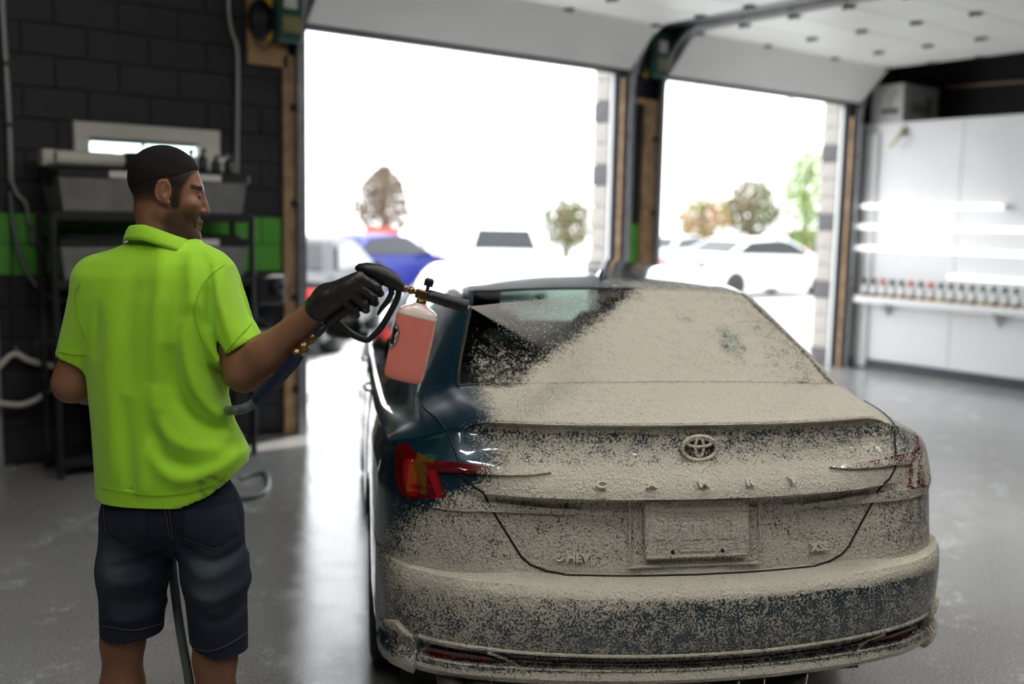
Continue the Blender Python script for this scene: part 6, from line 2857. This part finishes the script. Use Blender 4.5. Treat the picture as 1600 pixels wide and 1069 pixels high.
def tree(px, py_base, py_top, dep, wpx, lm, label, n=1300, trunk=True, cone_=0.0, name='tree'):
    a = LV(px, py_base, dep)
    t_ = LV(px, py_top, dep)
    base = l2w((a[0], a[1], 0))
    z1, z0 = t_[2], max(0.0, a[2])
    rad = wpx / FPX * dep / 2
    r = tag(empty(name, (base.x, base.y, 0)), label, 'tree', 'trees beyond the forecourt')
    r3 = np.random.default_rng(int(px * 7 + py_top))
    hz_ = (z1 - z0) / 2
    V, F = [], []
    for _ in range(n):
        while True:
            q = r3.uniform(-1, 1, 3)
            if q @ q < 1:
                break
        k = (1 - cone_ * max(0, (q[2] + .2)))
        c = np.array([q[0] * rad * k, q[1] * rad * k, z0 + hz_ + q[2] * hz_])
        s_ = r3.uniform(.06, .14) * rad
        u, v = r3.normal(size=3), r3.normal(size=3)
        u /= np.linalg.norm(u)
        v -= u * (u @ v)
        v /= np.linalg.norm(v)
        k0 = len(V)
        w_ = np.cross(u, v) * .15
        V += [c - u * s_, c + v * s_ * .5 + w_ * s_, c + u * s_, c - v * s_ * .5 + w_ * s_]
        F.append((k0, k0 + 1, k0 + 2, k0 + 3))
    link('crown', mesh_np('crown', V, F, False), M[lm], r)
    if trunk:
        b = MB()
        b.tube([(0, 0, 0), (.05 * rad, 0, z0 + .3), (0, 0, z0 + hz_), (.1 * rad, 0, z1 - .2)], [rad * .09 + .05, rad * .08 + .04, rad * .05 + .02, .01], 8)
        for k in range(5):
            an = k * 1.3
            b.tube([(0, 0, z0 + hz_ * (.3 + .25 * k)), (rad * .6 * math.cos(an), rad * .6 * math.sin(an), z0 + hz_ * (.7 + .25 * k))], [.05 + rad * .02, .01], 6)
        b.build('trunk', M['bark'], r)
    return r


tree(598, 372, 256, 34, 92, 'leaf_brown', 'large brown leafless-looking round tree beyond the left door', 1700, cone_=.35)
tree(553, 290, 250, 52, 26, 'leaf_brown', 'far thin brown tree left of the large one', 500, cone_=.5)
tree(662, 352, 312, 45, 12, 'leaf_olive', 'narrow dark conifer right of the large brown tree', 400, cone_=.7)
tree(884, 392, 306, 38, 84, 'leaf_olive', 'round olive tree near the pillar', 1300)
tree(1098, 385, 298, 40, 84, 'leaf_rust', 'rust coloured bushy tree beyond the right door', 1200)
tree(1172, 375, 278, 42, 100, 'leaf_olive', 'broad green tree in the middle of the right door', 1300)
tree(1256, 392, 212, 30, 62, 'leaf_green', 'tall bright green climbing tree by the utility pole', 2600)
# planter below the brown tree, pole, orange post, frame sign
p_ = LV(597, 372, 33)
r = tag(empty('planter_box', l2w((p_[0], p_[1], 0))), 'low red planter wall under the large brown tree', 'planter')
b = MB()
b.box((0, 0, p_[2] / 2 + .1), (1.1, .5, p_[2] + .4), rz=-PSI, bev=.04)
b.build('wall', mat('red_planter', (.50, .08, .05), .6), r)
b = MB()
b.box((0, 0, p_[2] + .32), (1.2, .6, .06), rz=-PSI, bev=.02)
b.build('coping', mat('planter_coping', (.45, .12, .08), .6), r)
p_ = LV(1224, 380, 31)
r = tag(empty('utility_pole', l2w((p_[0], p_[1], 0))), 'thin pale utility pole beyond the right door', 'pole')
b = MB()
b.tube([(0, 0, 0), (0, 0, 7.5)], [.14, .10], 10)
b.build('pole', mat('pale_pole', (.55, .50, .46), .8), r)
b = MB()
b.box((0, 0, 6.9), (1.6, .1, .12), rz=-PSI)
b.build('cross_arm', M['bark'], r)
p_ = LV(685, 350, 40)
r = tag(empty('sign_post', l2w((p_[0], p_[1], 0))), 'thin orange post right of the large brown tree', 'post')
b = MB()
b.tube([(0, 0, 0), (0, 0, 3.0)], .10, 10)
b.build('post', mat('orange_post', (.75, .40, .18), .6), r)
p_ = LV(733, 364, 36)
r = tag(empty('notice_board', l2w((p_[0], p_[1], 0)), -PSI), 'blue framed board standing on the far lot', 'sign')
zb_, zt_ = p_[2], LV(733, 334, 36)[2]
b = MB()
for s_ in (-1, 1):
    b.box((s_ * .5, 0, zt_ / 2), (.07, .07, zt_))
b.box((0, 0, zt_), (1.07, .07, .07))
b.box((0, 0, zb_ + .1), (1.07, .07, .07))
b.build('frame', mat('blue_frame', (.10, .30, .55), .5), r)
b = MB()
b.box((0, .03, (zb_ + zt_) / 2 + .05), (.95, .02, zt_ - zb_ - .15))
b.build('board', mat('pale_board', (.6, .72, .78), .5), r)
